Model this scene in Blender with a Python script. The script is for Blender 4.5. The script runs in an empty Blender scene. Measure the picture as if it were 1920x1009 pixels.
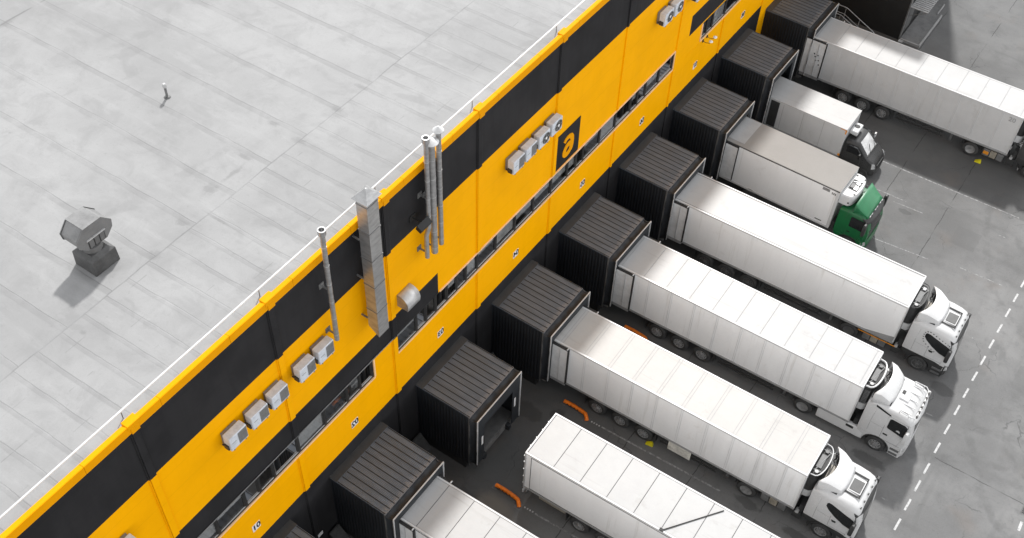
import bpy, bmesh, math, random
from math import sin, cos, pi, radians, sqrt, atan2
from mathutils import Matrix, Vector
random.seed(7)
S = bpy.context.scene
COL = S.collection

# ------------------------------------------------------------------ mesh collector
class MB:
    def __init__(s):
        s.v = []; s.f = []; s.m = []
    def add(s, verts, faces, m=0):
        b = len(s.v); s.v += [tuple(p) for p in verts]
        for f in faces:
            s.f.append([b + i for i in f]); s.m.append(m)
        return s
    def box(s, x0, x1, y0, y1, z0, z1, m=0):
        return s.add([(x0,y0,z0),(x1,y0,z0),(x1,y1,z0),(x0,y1,z0),(x0,y0,z1),(x1,y0,z1),(x1,y1,z1),(x0,y1,z1)],
              [(3,2,1,0),(4,5,6,7),(0,1,5,4),(1,2,6,5),(2,3,7,6),(3,0,4,7)], m)
    def prism(s, poly, ax, a, b, m=0):
        # poly: 2D points; ax 'x': (y,z), 'y': (x,z), 'z': (x,y)
        def P(p, t):
            return (t,p[0],p[1]) if ax == 'x' else (p[0],t,p[1]) if ax == 'y' else (p[0],p[1],t)
        n = len(poly)
        vs = [P(p,a) for p in poly] + [P(p,b) for p in poly]
        fs = [list(range(n))[::-1], list(range(n, 2*n))] + [(i,(i+1)%n,(i+1)%n+n,i+n) for i in range(n)]
        return s.add(vs, fs, m)
    def loft(s, secs, closed=True, caps=True, m=0):
        n = len(secs[0]); vs = [p for c in secs for p in c]; fs = []
        for k in range(len(secs)-1):
            for i in range(n if closed else n-1):
                j = (i+1) % n
                fs.append((k*n+i, k*n+j, (k+1)*n+j, (k+1)*n+i))
        if caps:
            fs.append(list(range(n))[::-1]); fs.append([(len(secs)-1)*n+i for i in range(n)])
        return s.add(vs, fs, m)
    def tube(s, pts, r, seg=8, m=0):
        pts = [Vector(p) for p in pts]; secs = []
        for i, p in enumerate(pts):
            if i == 0: d = pts[1]-p
            elif i == len(pts)-1: d = p-pts[i-1]
            else: d = (pts[i+1]-p).normalized() + (p-pts[i-1]).normalized()
            d.normalize()
            up = Vector((0,0,1)) if abs(d.z) < .9 else Vector((1,0,0))
            a = d.cross(up).normalized(); b = d.cross(a)
            rr = r[i] if isinstance(r, (list,tuple)) else r
            secs.append([p + (a*cos(2*pi*k/seg) + b*sin(2*pi*k/seg))*rr for k in range(seg)])
        return s.loft(secs, m=m)
    def cyl(s, c, r, ax, a, b, seg=20, m=0):
        poly = [(c[0]+r*cos(2*pi*k/seg), c[1]+r*sin(2*pi*k/seg)) for k in range(seg)]
        return s.prism(poly, ax, a, b, m)
    def lathe(s, prof, c, ax='y', seg=28, m=0):
        # prof: (radius, along)
        secs = []
        for r, t in prof:
            ring = []
            for k in range(seg):
                u, w = r*cos(2*pi*k/seg), r*sin(2*pi*k/seg)
                ring.append((c[0]+u, c[1]+t, c[2]+w) if ax == 'y' else (c[0]+u, c[1]+w, c[2]+t) if ax == 'z' else (c[0]+t, c[1]+u, c[2]+w))
            secs.append(ring)
        return s.loft(secs, m=m)
    def build(s, name, mats, parent=None, bevel=0, smooth=35, solid=0, seg=2):
        me = bpy.data.meshes.new(name)
        me.from_pydata(s.v, [], s.f)
        if not isinstance(mats, (list, tuple)): mats = [mats]
        for m in mats: me.materials.append(m)
        me.polygons.foreach_set('material_index', s.m)
        bm = bmesh.new(); bm.from_mesh(me)
        bmesh.ops.recalc_face_normals(bm, faces=bm.faces[:])
        for f in bm.faces: f.smooth = True
        for e in bm.edges:
            if len(e.link_faces) == 2:
                e.smooth = e.calc_face_angle(0) < radians(smooth)
        bm.to_mesh(me); bm.free()
        o = bpy.data.objects.new(name, me); COL.objects.link(o)
        if parent: o.parent = parent
        if solid:
            md = o.modifiers.new('solid', 'SOLIDIFY'); md.thickness = solid; md.offset = 0
        if bevel:
            md = o.modifiers.new('bevel', 'BEVEL'); md.width = bevel; md.segments = seg; md.limit_method = 'ANGLE'
            md.angle_limit = radians(40); md.harden_normals = False
        return o

def tag(o, label=None, cat=None, group=None, kind=None):
    if label: o['label'] = label
    if cat: o['category'] = cat
    if group: o['group'] = group
    if kind: o['kind'] = kind
    return o
def thing(name, label, cat, loc=(0,0,0), rz=0, group=None):
    o = bpy.data.objects.new(name, None); COL.objects.link(o)
    o.empty_display_size = .3; o.location = loc; o.rotation_euler = (0,0,rz)
    return tag(o, label, cat, group)
def kids(o): return [c for c in COL.objects if c.parent == o]
def copy_tree(o, parent=None):
    c = o.copy(); COL.objects.link(c); c.parent = parent
    for ch in kids(o): copy_tree(ch, c)
    return c

# ------------------------------------------------------------------ materials
class NT:
    def __init__(s, name):
        s.mat = bpy.data.materials.new(name); s.mat.use_nodes = True
        s.n = s.mat.node_tree.nodes; s.l = s.mat.node_tree.links
        s.b = s.n['Principled BSDF']; s.out = s.n['Material Output']
    def node(s, t, **k):
        x = s.n.new(t)
        for a, b in k.items(): setattr(x, a, b)
        return x
    def put(s, sock, v):
        if hasattr(v, 'is_output'): s.l.new(v, sock)
        else: sock.default_value = v
    def math(s, op, a, b=0, c=None, clamp=False):
        x = s.node('ShaderNodeMath', operation=op, use_clamp=clamp)
        s.put(x.inputs[0], a); s.put(x.inputs[1], b)
        if c is not None: s.put(x.inputs[2], c)
        return x.outputs[0]
    def step(s, v, a, b):   # smooth ramp: 0 at a, 1 at b
        x = s.node('ShaderNodeMapRange', interpolation_type='SMOOTHSTEP')
        s.put(x.inputs[0], v); x.inputs[1].default_value = a; x.inputs[2].default_value = b
        return x.outputs[0]
    def noise(s, scale, detail=4, rough=.6, vec=None, dist=0):
        x = s.node('ShaderNodeTexNoise'); x.inputs['Scale'].default_value = scale
        x.inputs['Detail'].default_value = detail; x.inputs['Roughness'].default_value = rough
        x.inputs['Distortion'].default_value = dist
        s.l.new(vec if vec else s.co(), x.inputs['Vector']); return x.outputs[0]
    def co(s):
        if not hasattr(s, '_co'): s._co = s.node('ShaderNodeTexCoord').outputs['Object']
        return s._co
    def xyz(s):
        if not hasattr(s, '_x'):
            x = s.node('ShaderNodeSeparateXYZ'); s.l.new(s.co(), x.inputs[0]); s._x = x.outputs
        return s._x
    def scaled(s, sc, loc=(0,0,0)):
        x = s.node('ShaderNodeMapping'); x.inputs['Scale'].default_value = sc; x.inputs['Location'].default_value = loc
        s.l.new(s.co(), x.inputs[0]); return x.outputs[0]
    def mix(s, f, a, b):
        x = s.node('ShaderNodeMix', data_type='RGBA')
        s.put(x.inputs[0], f); 
        for i, c in ((6, a), (7, b)):
            s.put(x.inputs[i], c if hasattr(c, 'is_output') else tuple(c[:3]) + (1,))
        return x.outputs[2]
    def bump(s, h, strength=.3, dist=.01):
        x = s.node('ShaderNodeBump'); x.inputs['Strength'].default_value = strength; x.inputs['Distance'].default_value = dist
        s.l.new(h, x.inputs['Height']); s.l.new(x.outputs[0], s.b.inputs['Normal'])
    def col(s, v):
        s.put(s.b.inputs['Base Color'], v if hasattr(v, 'is_output') else tuple(v[:3]) + (1,)); return s
    def rough(s, v): s.put(s.b.inputs['Roughness'], v); return s

def g(v): return (v, v, v)
def pm(name, base, rough=.5, metal=0, var=.25, scale=1.3, fine=14, bump=0, spec=.5, stretch=(1,1,1), streak=None):
    """painted / metal / plastic surface with blotchy dirt and fine grain"""
    t = NT(name); base = g(base) if not isinstance(base, tuple) else base
    oi = t.node('ShaderNodeObjectInfo'); of = t.node('ShaderNodeVectorMath', operation='MULTIPLY_ADD')
    cb = t.node('ShaderNodeCombineXYZ')
    for k in range(3): t.l.new(oi.outputs['Random'], cb.inputs[k])
    t.l.new(cb.outputs[0], of.inputs[0]); of.inputs[1].default_value = (37, 91, 53); t.l.new(t.scaled(stretch), of.inputs[2])
    n1 = t.noise(scale, 5, .65, of.outputs[0]); n2 = t.noise(fine, 3, .6)
    f = t.math('ADD', t.math('MULTIPLY', t.step(n1, .35, .7), .75), t.math('MULTIPLY', t.step(n2, .4, .7), .25))
    c = t.mix(f, base, tuple(c*(1-var) for c in base))
    if streak:     # run-down dirt in thin lines plus grey blotches
        def off(sc):
            m = t.node('ShaderNodeVectorMath', operation='MULTIPLY_ADD'); t.l.new(cb.outputs[0], m.inputs[0]); m.inputs[1].default_value = (37, 91, 53)
            t.l.new(t.scaled(sc), m.inputs[2]); return m.outputs[0]
        s1 = t.noise(1.0, 5, .7, off(streak)); s2 = t.noise(.9, 6, .7, off((1,1,1)))
        c = t.mix(t.math('MULTIPLY', t.step(s1, .56, .74), .45), c, tuple(q*w for q, w in zip(base, (.62,.60,.56))))
        c = t.mix(t.math('MULTIPLY', t.step(s2, .58, .70), .35), c, tuple(q*w for q, w in zip(base, (.70,.68,.64))))
    t.col(c)
    t.rough(t.math('ADD', rough-.06, t.math('MULTIPLY', n2, .14)))
    t.b.inputs['Metallic'].default_value = metal
    t.b.inputs['Specular IOR Level'].default_value = spec
    if bump: t.bump(n2, bump, .01)
    return t.mat

MT = {}
MT['yellow_trim'] = pm('yellow_trim', (.74,.305,.0004), .6, var=.08, scale=.8, spec=.06)
MT['white_paint'] = pm('white_paint', .60, .35, var=.10, scale=.9)
MT['white_gloss'] = pm('white_gloss', .53, .25, var=.06)
MT['trailer_side'] = pm('trailer_side', .76, .42, var=.08, scale=.7, stretch=(1,1,.35), streak=(3.2,1,.16))
MT['trailer_side_shade'] = pm('trailer_side_shade', .53, .42, var=.10, scale=.7, streak=(3.2,1,.16))  # darker copy of the side paint, shade put into its colour
MT['trailer_roof'] = pm('trailer_roof', .37, .5, var=.08, scale=.8, streak=(.14,3.0,1))
MT['trailer_roof_warm'] = pm('trailer_roof_warm', (.375,.366,.354), .5, var=.08, scale=.8, streak=(.14,3.0,1))
MT['trailer_rail'] = pm('trailer_rail', .52, .35, var=.12)
MT['side_seam'] = pm('side_seam', .63, .5, var=.2)
MT['hatch_dark'] = pm('hatch_dark', .055, .5, var=.3)
MT['seam'] = pm('seam', .10, .7, var=.4)
MT['seam_soft'] = pm('seam_soft', .31, .6, var=.2)
MT['bottom_rail'] = pm('bottom_rail', .30, .45, var=.3)
MT['door_leaf'] = pm('door_leaf', .62, .4, var=.22, scale=2.2)
MT['gasket'] = pm('gasket', .012, .6)
MT['roof_beige'] = pm('roof_beige', (.235,.225,.213), .7, var=.10, scale=.5)
MT['patch_white'] = pm('patch_white', .34, .6, var=.12)
MT['tyre'] = pm('tyre', .028, .8, var=-.8, scale=5, bump=.2)
MT['rim'] = pm('rim', .34, .42, metal=.35, var=.5, scale=6)
MT['rim_dark'] = pm('rim_dark', .12, .5, metal=.3, var=.4, scale=6)
MT['chassis'] = pm('chassis', .02, .6, var=-.8, scale=4)
MT['dark_plastic'] = pm('dark_plastic', .022, .5, var=-.5, scale=3)
MT['grey_plastic'] = pm('grey_plastic', .11, .5, var=.3, scale=3)
MT['grey_metal'] = pm('grey_metal', .22, .4, metal=.4, var=.35, scale=4)
MT['tan_metal'] = pm('tan_metal', (.30,.27,.22), .5, var=.4, scale=5)
MT['galv'] = pm('galv', .42, .34, metal=.65, var=.35, scale=2.2, fine=30, stretch=(1,1,3))
MT['galv_light'] = pm('galv_light', .55, .38, metal=.4, var=.25, scale=3)
MT['alu'] = pm('alu', .62, .35, metal=.3, var=.2, scale=5)
MT['ac_white'] = pm('ac_white', (.58,.61,.66), .5, var=.25, scale=4)
MT['ac_grille'] = pm('ac_grille', .20, .55, var=.3, scale=9)
MT['rubber'] = pm('rubber', (.011,.013,.016), .6, var=-.8, scale=2.5, bump=.3)
MT['black'] = pm('black', .010, .6)
MT['pod_clad'] = pm('pod_clad', (.007,.0085,.011), .55, var=-.6, scale=1.5)
MT['orange'] = pm('orange', (.88,.20,.006), .45, var=.35, scale=5)
MT['orange_lamp'] = pm('orange_lamp', (.75,.28,.02), .4, var=.2)
MT['yellow_plastic'] = pm('yellow_plastic', (.75,.65,.01), .5, var=.3, scale=8)
MT['green'] = pm('green', (.006,.115,.035), .3, var=.25, scale=2)
MT['green_light'] = pm('green_light', (.02,.16,.065), .4, var=.2, scale=2)
MT['van_dark'] = pm('van_dark', .035, .28, var=.25, scale=2)
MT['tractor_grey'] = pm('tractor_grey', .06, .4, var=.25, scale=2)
MT['sill_trim'] = pm('sill_trim', (.88,.56,.30), .55, var=.2, scale=3)
MT['window_frame'] = pm('window_frame', .018, .45)
MT['window_bead'] = pm('window_bead', .40, .4)
MT['blind'] = pm('blind', .62, .7, var=.25, scale=3)
MT['room'] = pm('room', .5, .8, var=.4, scale=1.2)
MT['plate_white'] = pm('plate_white', .75, .5, var=.05)
MT['ink'] = pm('ink', .012, .6)
MT['wall_band'] = pm('wall_band', .02, .5)
MT['paint_line'] = None
MT['concrete'] = pm('concrete', .17, .85, var=.4, scale=2, fine=25, bump=.3)
MT['ramp'] = pm('ramp', .055, .85, var=.4, scale=3, bump=.3)
MT['dark_wall'] = pm('dark_wall', .012, .6, var=-.5, scale=1)
MT['headlamp'] = pm('headlamp', .45, .12, var=.5, scale=12)
MT['screen_light'] = pm('screen_light', .68, .12, var=.5, scale=1.6)
MT['steel_rail'] = pm('steel_rail', .42, .4, metal=.4, var=.3, scale=5)
MT['wood'] = pm('wood', (.24,.19,.13), .7, var=.3, scale=6)

def glass_mat():
    t = NT('glass'); t.col((.012,.013,.014)); t.b.inputs['Roughness'].default_value = .06
    return t.mat
MT['glass'] = glass_mat()
def pane_mat():
    t = NT('window_glass'); t.n.remove(t.b)
    tr = t.node('ShaderNodeBsdfTransparent'); tr.inputs[0].default_value = (.92,.93,.93,1)
    gl = t.node('ShaderNodeBsdfGlossy'); gl.inputs['Roughness'].default_value = .03
    fr = t.node('ShaderNodeFresnel'); fr.inputs[0].default_value = 1.6
    mx = t.node('ShaderNodeMixShader')
    t.l.new(t.math('ADD', fr.outputs[0], .16), mx.inputs[0]); t.l.new(tr.outputs[0], mx.inputs[1]); t.l.new(gl.outputs[0], mx.inputs[2])
    t.l.new(mx.outputs[0], t.out.inputs[0]); return t.mat
MT['pane'] = pane_mat()

def panel_mat(name, base, rough, pitch=1.09, off=0.0, dark=.5, var=.06):
    """sandwich wall panels: horizontal joints at a fixed pitch, faint micro ribs, streaks of dirt"""
    t = NT(name); z = t.xyz()[2]
    u = t.math('FRACT', t.math('DIVIDE', t.math('ADD', z, 100 + off), pitch))
    d = t.math('ABSOLUTE', t.math('SUBTRACT', u, .5))
    line = t.math('SUBTRACT', 1, t.step(d, .002, .012))
    st = t.noise(1.6, 5, .7, t.scaled((1, 1.6, .12))); bl = t.noise(.5, 4, .6)
    c1 = t.mix(t.math('MULTIPLY', t.step(st, .45, .8), .4), base, tuple(c*(1-var*2) for c in base))
    c2 = t.mix(t.step(bl, .4, .65), c1, tuple(c*(1-var) for c in base))
    t.col(t.mix(t.math('MULTIPLY', line, .3), c2, tuple(c*dark for c in base)))
    wv = t.math('SINE', t.math('MULTIPLY', z, 2*pi/.045))
    t.bump(t.math('ADD', t.math('MULTIPLY', wv, .25), t.math('MULTIPLY', line, -2)), .05, .003)
    t.b.inputs['Specular IOR Level'].default_value = .04
    t.rough(t.math('ADD', rough-.08, t.math('MULTIPLY', st, .16))); return t.mat
MT['wall_yellow'] = panel_mat('wall_yellow', (.86,.388,.0003), .5, var=.05)
MT['wall_black'] = panel_mat('wall_black', (.027,.0265,.028), .42, off=.27, dark=.35, var=.22)

def yard_mat():
    t = NT('yard_asphalt'); x, y, z = t.xyz()
    big = t.noise(.16, 5, .6); mid = t.noise(.9, 6, .7); fine = t.noise(38, 3, .7); sp = t.noise(9, 4, .7)
    st = t.noise(.55, 4, .6, t.scaled((.22, 1.5, 1)))
    c = t.mix(t.step(big, .35, .65), (.188,.188,.187), (.124,.124,.124))
    c = t.mix(t.math('MULTIPLY', t.step(mid, .45, .75), .5), c, g(.085))
    c = t.mix(t.math('MULTIPLY', t.step(st, .52, .75), .35), c, g(.075))
    c = t.mix(t.math('MULTIPLY', t.step(fine, .5, .8), .35), c, g(.24))
    c = t.mix(t.math('MULTIPLY', t.step(sp, .56, .78), .55), c, g(.055))
    gr = t.noise(15, 3, .8); c = t.mix(t.math('MULTIPLY', t.step(gr, .55, .72), .35), c, g(.21)); c = t.mix(t.math('MULTIPLY', t.math('SUBTRACT', 1, t.step(gr, .30, .43)), .4), c, g(.07))
    tk = t.noise(.5, 3, .6, t.scaled((1.6,.16,1),(5,1,0))); c = t.mix(t.math('MULTIPLY', t.math('MULTIPLY', t.step(tk, .55, .68), t.step(x, 18, 21)), .35), c, g(.075))
    # dock bay grime, darkened further to paint in the shade there
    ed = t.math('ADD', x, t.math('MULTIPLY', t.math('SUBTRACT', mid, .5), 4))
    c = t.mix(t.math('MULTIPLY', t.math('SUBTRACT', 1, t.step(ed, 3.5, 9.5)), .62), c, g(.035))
    # tyre-dirty asphalt under parked lorries, darkened to put their shade into the colour
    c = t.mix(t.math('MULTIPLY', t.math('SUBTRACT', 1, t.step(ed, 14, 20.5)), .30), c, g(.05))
    lane9_shade = t.math('MULTIPLY', t.math('MULTIPLY', t.step(y, 42.35, 42.45), t.math('SUBTRACT', 1, t.step(y, 50, 54))), t.math('SUBTRACT', 1, t.step(ed, 17, 23)))  # shadow of the topmost truck painted into its lane
    c = t.mix(t.math('MULTIPLY', lane9_shade, .5), c, g(.06))
    # slab joints
    jn = t.math('MULTIPLY', t.math('SUBTRACT', t.noise(1.2, 4, .7), .5), .22)
    for val, ax, lo in ((8.2,0,0),(11.7,0,0),(15.2,0,0),(23.92,1,20.8)):
        v = t.math('ABSOLUTE', t.math('SUBTRACT', t.math('ADD', (x,y)[ax], jn), val))
        ln = t.math('SUBTRACT', 1, t.step(v, .006, .035))
        if lo: ln = t.math('MULTIPLY', ln, t.step(x, lo-.02, lo+.02))
        ln = t.math('MULTIPLY', ln, t.step(t.noise(.45, 2, .5), .38, .52))
        c = t.mix(t.math('MULTIPLY', ln, .8), c, g(.022))
    # wandering cracks
    vo = t.node('ShaderNodeTexVoronoi', feature='DISTANCE_TO_EDGE'); vo.inputs['Scale'].default_value = .26
    wob = t.node('ShaderNodeVectorMath', operation='MULTIPLY_ADD')
    nz = t.node('ShaderNodeTexNoise'); nz.inputs['Scale'].default_value = 1.6; nz.inputs['Detail'].default_value = 5
    t.l.new(t.co(), nz.inputs['Vector']); t.l.new(nz.outputs['Color'], wob.inputs[0]); wob.inputs[1].default_value = (1.1,1.1,0); t.l.new(t.co(), wob.inputs[2])
    t.l.new(wob.outputs[0], vo.inputs['Vector'])
    ck = t.math('MULTIPLY', t.math('SUBTRACT', 1, t.step(vo.outputs['Distance'], .001, .007)), t.step(t.noise(.33, 2, .5, t.scaled((1,1,1),(3,7,0))), .50, .60))
    c = t.mix(t.math('MULTIPLY', ck, .5), c, g(.04))
    # oil and water stains
    ro = .85
    wet = None
    for cx, cy, rx, ry in ((19.6,28.05,.75,.42),(14.5,16.3,.75,.3),(17.5,16.1,1.0,.28),(3.2,14.6,.9,.5),(6.6,14.9,1.0,.5),(4.0,8.7,1.4,.8),(13.2,39.0,.5,.2),(4.6,15.2,.35,.5),(18.2,21.9,.9,.35)):
        dx = t.math('DIVIDE', t.math('SUBTRACT', x, cx), rx); dy = t.math('DIVIDE', t.math('SUBTRACT', y, cy), ry)
        r = t.math('ADD', t.math('SQRT', t.math('ADD', t.math('MULTIPLY', dx, dx), t.math('MULTIPLY', dy, dy))), t.math('MULTIPLY', t.math('SUBTRACT', t.noise(1.7, 4, .6), .5), 1.6))
        w = t.math('SUBTRACT', 1, t.step(r, .70, 1.05))
        wet = w if wet is None else t.math('MAXIMUM', wet, w)
    c = t.mix(t.math('MULTIPLY', wet, .52), c, g(.025))
    # pale patch painting sunlit ground by the third bay, and faint rust tint
    rust = t.math('MULTIPLY', t.step(t.noise(.4, 3, .5, t.scaled((1,1,1),(11,5,0))), .58, .75), .22)
    c = t.mix(rust, c, (.16,.125,.10))
    dx = t.math('DIVIDE', t.math('SUBTRACT', x, 5.0), 1.3); dy = t.math('DIVIDE', t.math('SUBTRACT', y, 9.2), .8)
    r = t.math('ADD', t.math('SQRT', t.math('ADD', t.math('MULTIPLY', dx, dx), t.math('MULTIPLY', dy, dy))), t.math('MULTIPLY', t.math('SUBTRACT', mid, .5), .9))
    c = t.mix(t.math('MULTIPLY', t.math('SUBTRACT', 1, t.step(r, .4, 1.1)), .6), c, (.17,.15,.125))
    # curved tyre tracks left by lorries turning out of the bays
    tm = None
    for cx, cy, rad in ((24.5,19.2,6.2),(24.5,19.2,8.1),(31,30,8.3),(31,30,10.2),(26,33,4.6),(33,14,9.0),(33,14,10.9),(30,44,11.0),(30,44,12.9),(22,8,9.5)):
        dx = t.math('SUBTRACT', x, cx); dy = t.math('SUBTRACT', y, cy)
        r = t.math('ABSOLUTE', t.math('SUBTRACT', t.math('ADD', t.math('SQRT', t.math('ADD', t.math('MULTIPLY', dx, dx), t.math('MULTIPLY', dy, dy))), t.math('MULTIPLY', big, 2.0)), rad+1))
        w = t.math('SUBTRACT', 1, t.step(r, .10, .30)); tm = w if tm is None else t.math('MAXIMUM', tm, w)
    c = t.mix(t.math('MULTIPLY', t.math('MULTIPLY', tm, t.step(t.noise(.6, 4, .7), .40, .62)), .30), c, g(.06))
    # square asphalt repairs
    for x0_, x1_, y0_, y1_, v_ in ((22.4,24.2,30.2,31.9,.10),(16.2,17.6,38.2,39.8,.095),(26.5,29.5,20.4,22.1,.12),(21.5,22.6,14.6,16.6,.10)):
        mx_ = t.math('MULTIPLY', t.math('MULTIPLY', t.step(t.math('ADD', x, jn), x0_, x0_+.03), t.math('SUBTRACT', 1, t.step(t.math('ADD', x, jn), x1_, x1_+.03))), t.math('MULTIPLY', t.step(t.math('ADD', y, jn), y0_, y0_+.03), t.math('SUBTRACT', 1, t.step(t.math('ADD', y, jn), y1_, y1_+.03))))
        c = t.mix(t.math('MULTIPLY', mx_, .35), c, g(v_))
    t.col(c); t.rough(t.math('SUBTRACT', ro, t.math('MULTIPLY', wet, .12)))
    t.bump(t.math('ADD', fine, t.math('MULTIPLY', ck, -2)), .35, .012)
    return t.mat
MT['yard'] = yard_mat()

def roof_mat():
    t = NT('roof_membrane'); x, y, z = t.xyz()
    wobx = t.math('MULTIPLY', t.math('SUBTRACT', t.noise(.5, 3, .5), .5), .16)
    yy = t.math('SUBTRACT', t.math('ADD', y, wobx), t.math('MULTIPLY', x, .017))
    def lines(S, off, w0, w1):
        u = t.math('FRACT', t.math('DIVIDE', t.math('ADD', yy, 200+off), S))
        d = t.math('MULTIPLY', t.math('ABSOLUTE', t.math('SUBTRACT', u, .5)), S)
        return t.math('SUBTRACT', 1, t.step(d, w0, w1))
    edge = t.step(t.math('ADD', x, t.math('MULTIPLY', wobx, 1.5)), -4.46, -4.42)
    fade1 = t.step(t.noise(.5, 3, .6), .36, .62)
    fine_a = t.math('MULTIPLY', lines(1.93, -.47, .008, .03), t.math('SUBTRACT', 1, edge)); 
    band_a = t.math('MULTIPLY', lines(1.93, -.38, .07, .15), t.math('SUBTRACT', 1, edge))
    fine_b = t.math('MULTIPLY', lines(.955, .1, .008, .03), edge)
    band_b = t.math('MULTIPLY', lines(.955, .17, .04, .10), edge)
    ln = t.math('MAXIMUM', fine_a, fine_b); bd = t.math('MAXIMUM', band_a, band_b)
    ex = t.math('ABSOLUTE', t.math('ADD', t.math('ADD', x, t.math('MULTIPLY', wobx, 1.5)), 4.44))
    tr = t.math('SUBTRACT', 1, t.step(ex, .01, .04))
    ex2 = t.math('ABSOLUTE', t.math('ADD', t.math('ADD', x, t.math('MULTIPLY', wobx, 1.3)), 19.05))
    tr2 = t.math('MULTIPLY', t.math('SUBTRACT', 1, t.step(ex2, .02, .07)), t.step(t.noise(.8, 2, .5), .35, .55))
    # cross laps of single sheets
    cu = t.math('FRACT', t.math('ADD', t.math('DIVIDE', x, 3.4), t.math('MULTIPLY', t.math('FLOOR', t.math('DIVIDE', t.math('ADD', yy, 200.1), .955)), .37)))
    cross = t.math('MULTIPLY', t.math('MULTIPLY', t.math('SUBTRACT', 1, t.step(t.math('ABSOLUTE', t.math('SUBTRACT', cu, .5)), .002, .008)), edge), t.step(t.noise(.7, 2, .5, t.scaled((1,1,1),(4,2,0))), .45, .55))
    big = t.noise(.17, 5, .62); mid = t.noise(.75, 6, .68, None, .6); st = t.noise(1.1, 5, .7, t.scaled((.25,1.3,1))); sp = t.noise(6, 5, .75); fi = t.noise(26, 3, .7)
    c = t.mix(t.step(big, .36, .66), g(0.274), g(0.226))
    c = t.mix(t.math('MULTIPLY', t.step(mid, .42, .72), .55), c, g(0.186))
    c = t.mix(t.math('MULTIPLY', t.step(st, .5, .75), .4), c, g(0.316))
    c = t.mix(t.math('MULTIPLY', t.step(sp, .56, .78), .45), c, g(0.150))
    c = t.mix(t.math('MULTIPLY', t.step(fi, .48, .75), .25), c, g(0.174))
    c = t.mix(t.math('MULTIPLY', bd, t.math('ADD', .04, t.math('MULTIPLY', fade1, .34))), c, g(0.158))
    c = t.mix(t.math('MULTIPLY', t.math('MAXIMUM', ln, cross), t.math('ADD', .08, t.math('MULTIPLY', fade1, .36))), c, g(0.110))
    c = t.mix(t.math('MULTIPLY', t.math('MAXIMUM', t.math('MULTIPLY', tr, t.math('ADD', .15, t.math('MULTIPLY', fade1, .55))), tr2), .6), c, g(0.095))
    # ponding stains
    po = t.math('MULTIPLY', t.step(t.noise(.38, 5, .55, t.scaled((1,1,1),(2.3,8.1,0)), .8), .60, .66), .32)
    c = t.mix(po, c, g(0.167))
    for cx, cy, rx, ry in ((-4.45,9.35,.35,.22),(-5.9,9.5,.30,.16),(-5.3,5.55,.35,.3),(-4.9,3.75,.35,.2),(-5.5,7.5,.4,.14),(-5.2,6.6,.12,.7),(-4.5,2.1,.3,.3),(-4.5,11.6,.3,.2),(-19.0,7.6,.2,.5),(-3.9,-1.6,.16,.1),(-4.6,13.2,.4,.15),(-3.9,4.6,.9,.06)):
        dx = t.math('DIVIDE', t.math('SUBTRACT', x, cx), rx); dy = t.math('DIVIDE', t.math('SUBTRACT', y, cy), ry)
        rr = t.math('ADD', t.math('SQRT', t.math('ADD', t.math('MULTIPLY', dx, dx), t.math('MULTIPLY', dy, dy))), t.math('MULTIPLY', t.math('SUBTRACT', sp, .5), 2.2))
        c = t.mix(t.math('MULTIPLY', t.math('SUBTRACT', 1, t.step(rr, .3, 1.1)), .5), c, g(0.142))
    t.col(c); t.rough(.75)
    h = t.math('ADD', t.math('ADD', t.math('MULTIPLY', mid, 1.2), t.math('MULTIPLY', bd, .5)), t.math('MULTIPLY', t.math('MAXIMUM', ln, tr), -.9))
    t.bump(h, .35, .02); return t.mat
MT['roof'] = roof_mat()

def pod_roof_mat():
    t = NT('dock_roof_metal'); y = t.xyz()[1]
    wv = t.math('SINE', t.math('MULTIPLY', y, 2*pi/.062))
    n = t.noise(1.1, 5, .6, t.scaled((.6,2,1))); n2 = t.noise(7, 4, .7)
    c = t.mix(t.step(n, .38, .7), (.098,.117,.143), (.135,.160,.196))
    c = t.mix(t.math('MULTIPLY', t.step(wv, .2, .9), .25), c, g(.06))
    c = t.mix(t.math('MULTIPLY', t.step(n2, .55, .75), .25), c, g(.16))
    sun_edge = t.math('MULTIPLY', t.step(t.math('ADD', t.xyz()[0], t.math('MULTIPLY', t.math('SUBTRACT', n2, .5), .7)), 2.7, 3.0), .45)  # lightens the front edge to paint in a sun highlight
    c = t.mix(sun_edge, c, (.27,.25,.24))
    t.col(c); t.rough(.42); t.b.inputs['Metallic'].default_value = .25; t.bump(wv, .5, .012); return t.mat
MT['pod_roof'] = pod_roof_mat()
def line_mat():
    t = NT('road_paint'); n = t.noise(7, 5, .75)
    t.col(t.mix(t.step(n, .45, .68), g(.46), g(.22))); t.rough(.7); return t.mat
MT['paint_line'] = line_mat()
def worn_line_mat():
    t = NT('road_paint_worn'); n = t.noise(5, 5, .8)
    t.col(t.mix(t.step(n, .38, .6), g(.28), g(.12))); t.rough(.8); return t.mat
MT['paint_worn'] = worn_line_mat()
SUN_E, SUN_A, SKY_E, EXPO = 1.95, 3.0, 0.15, 1.2
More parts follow.
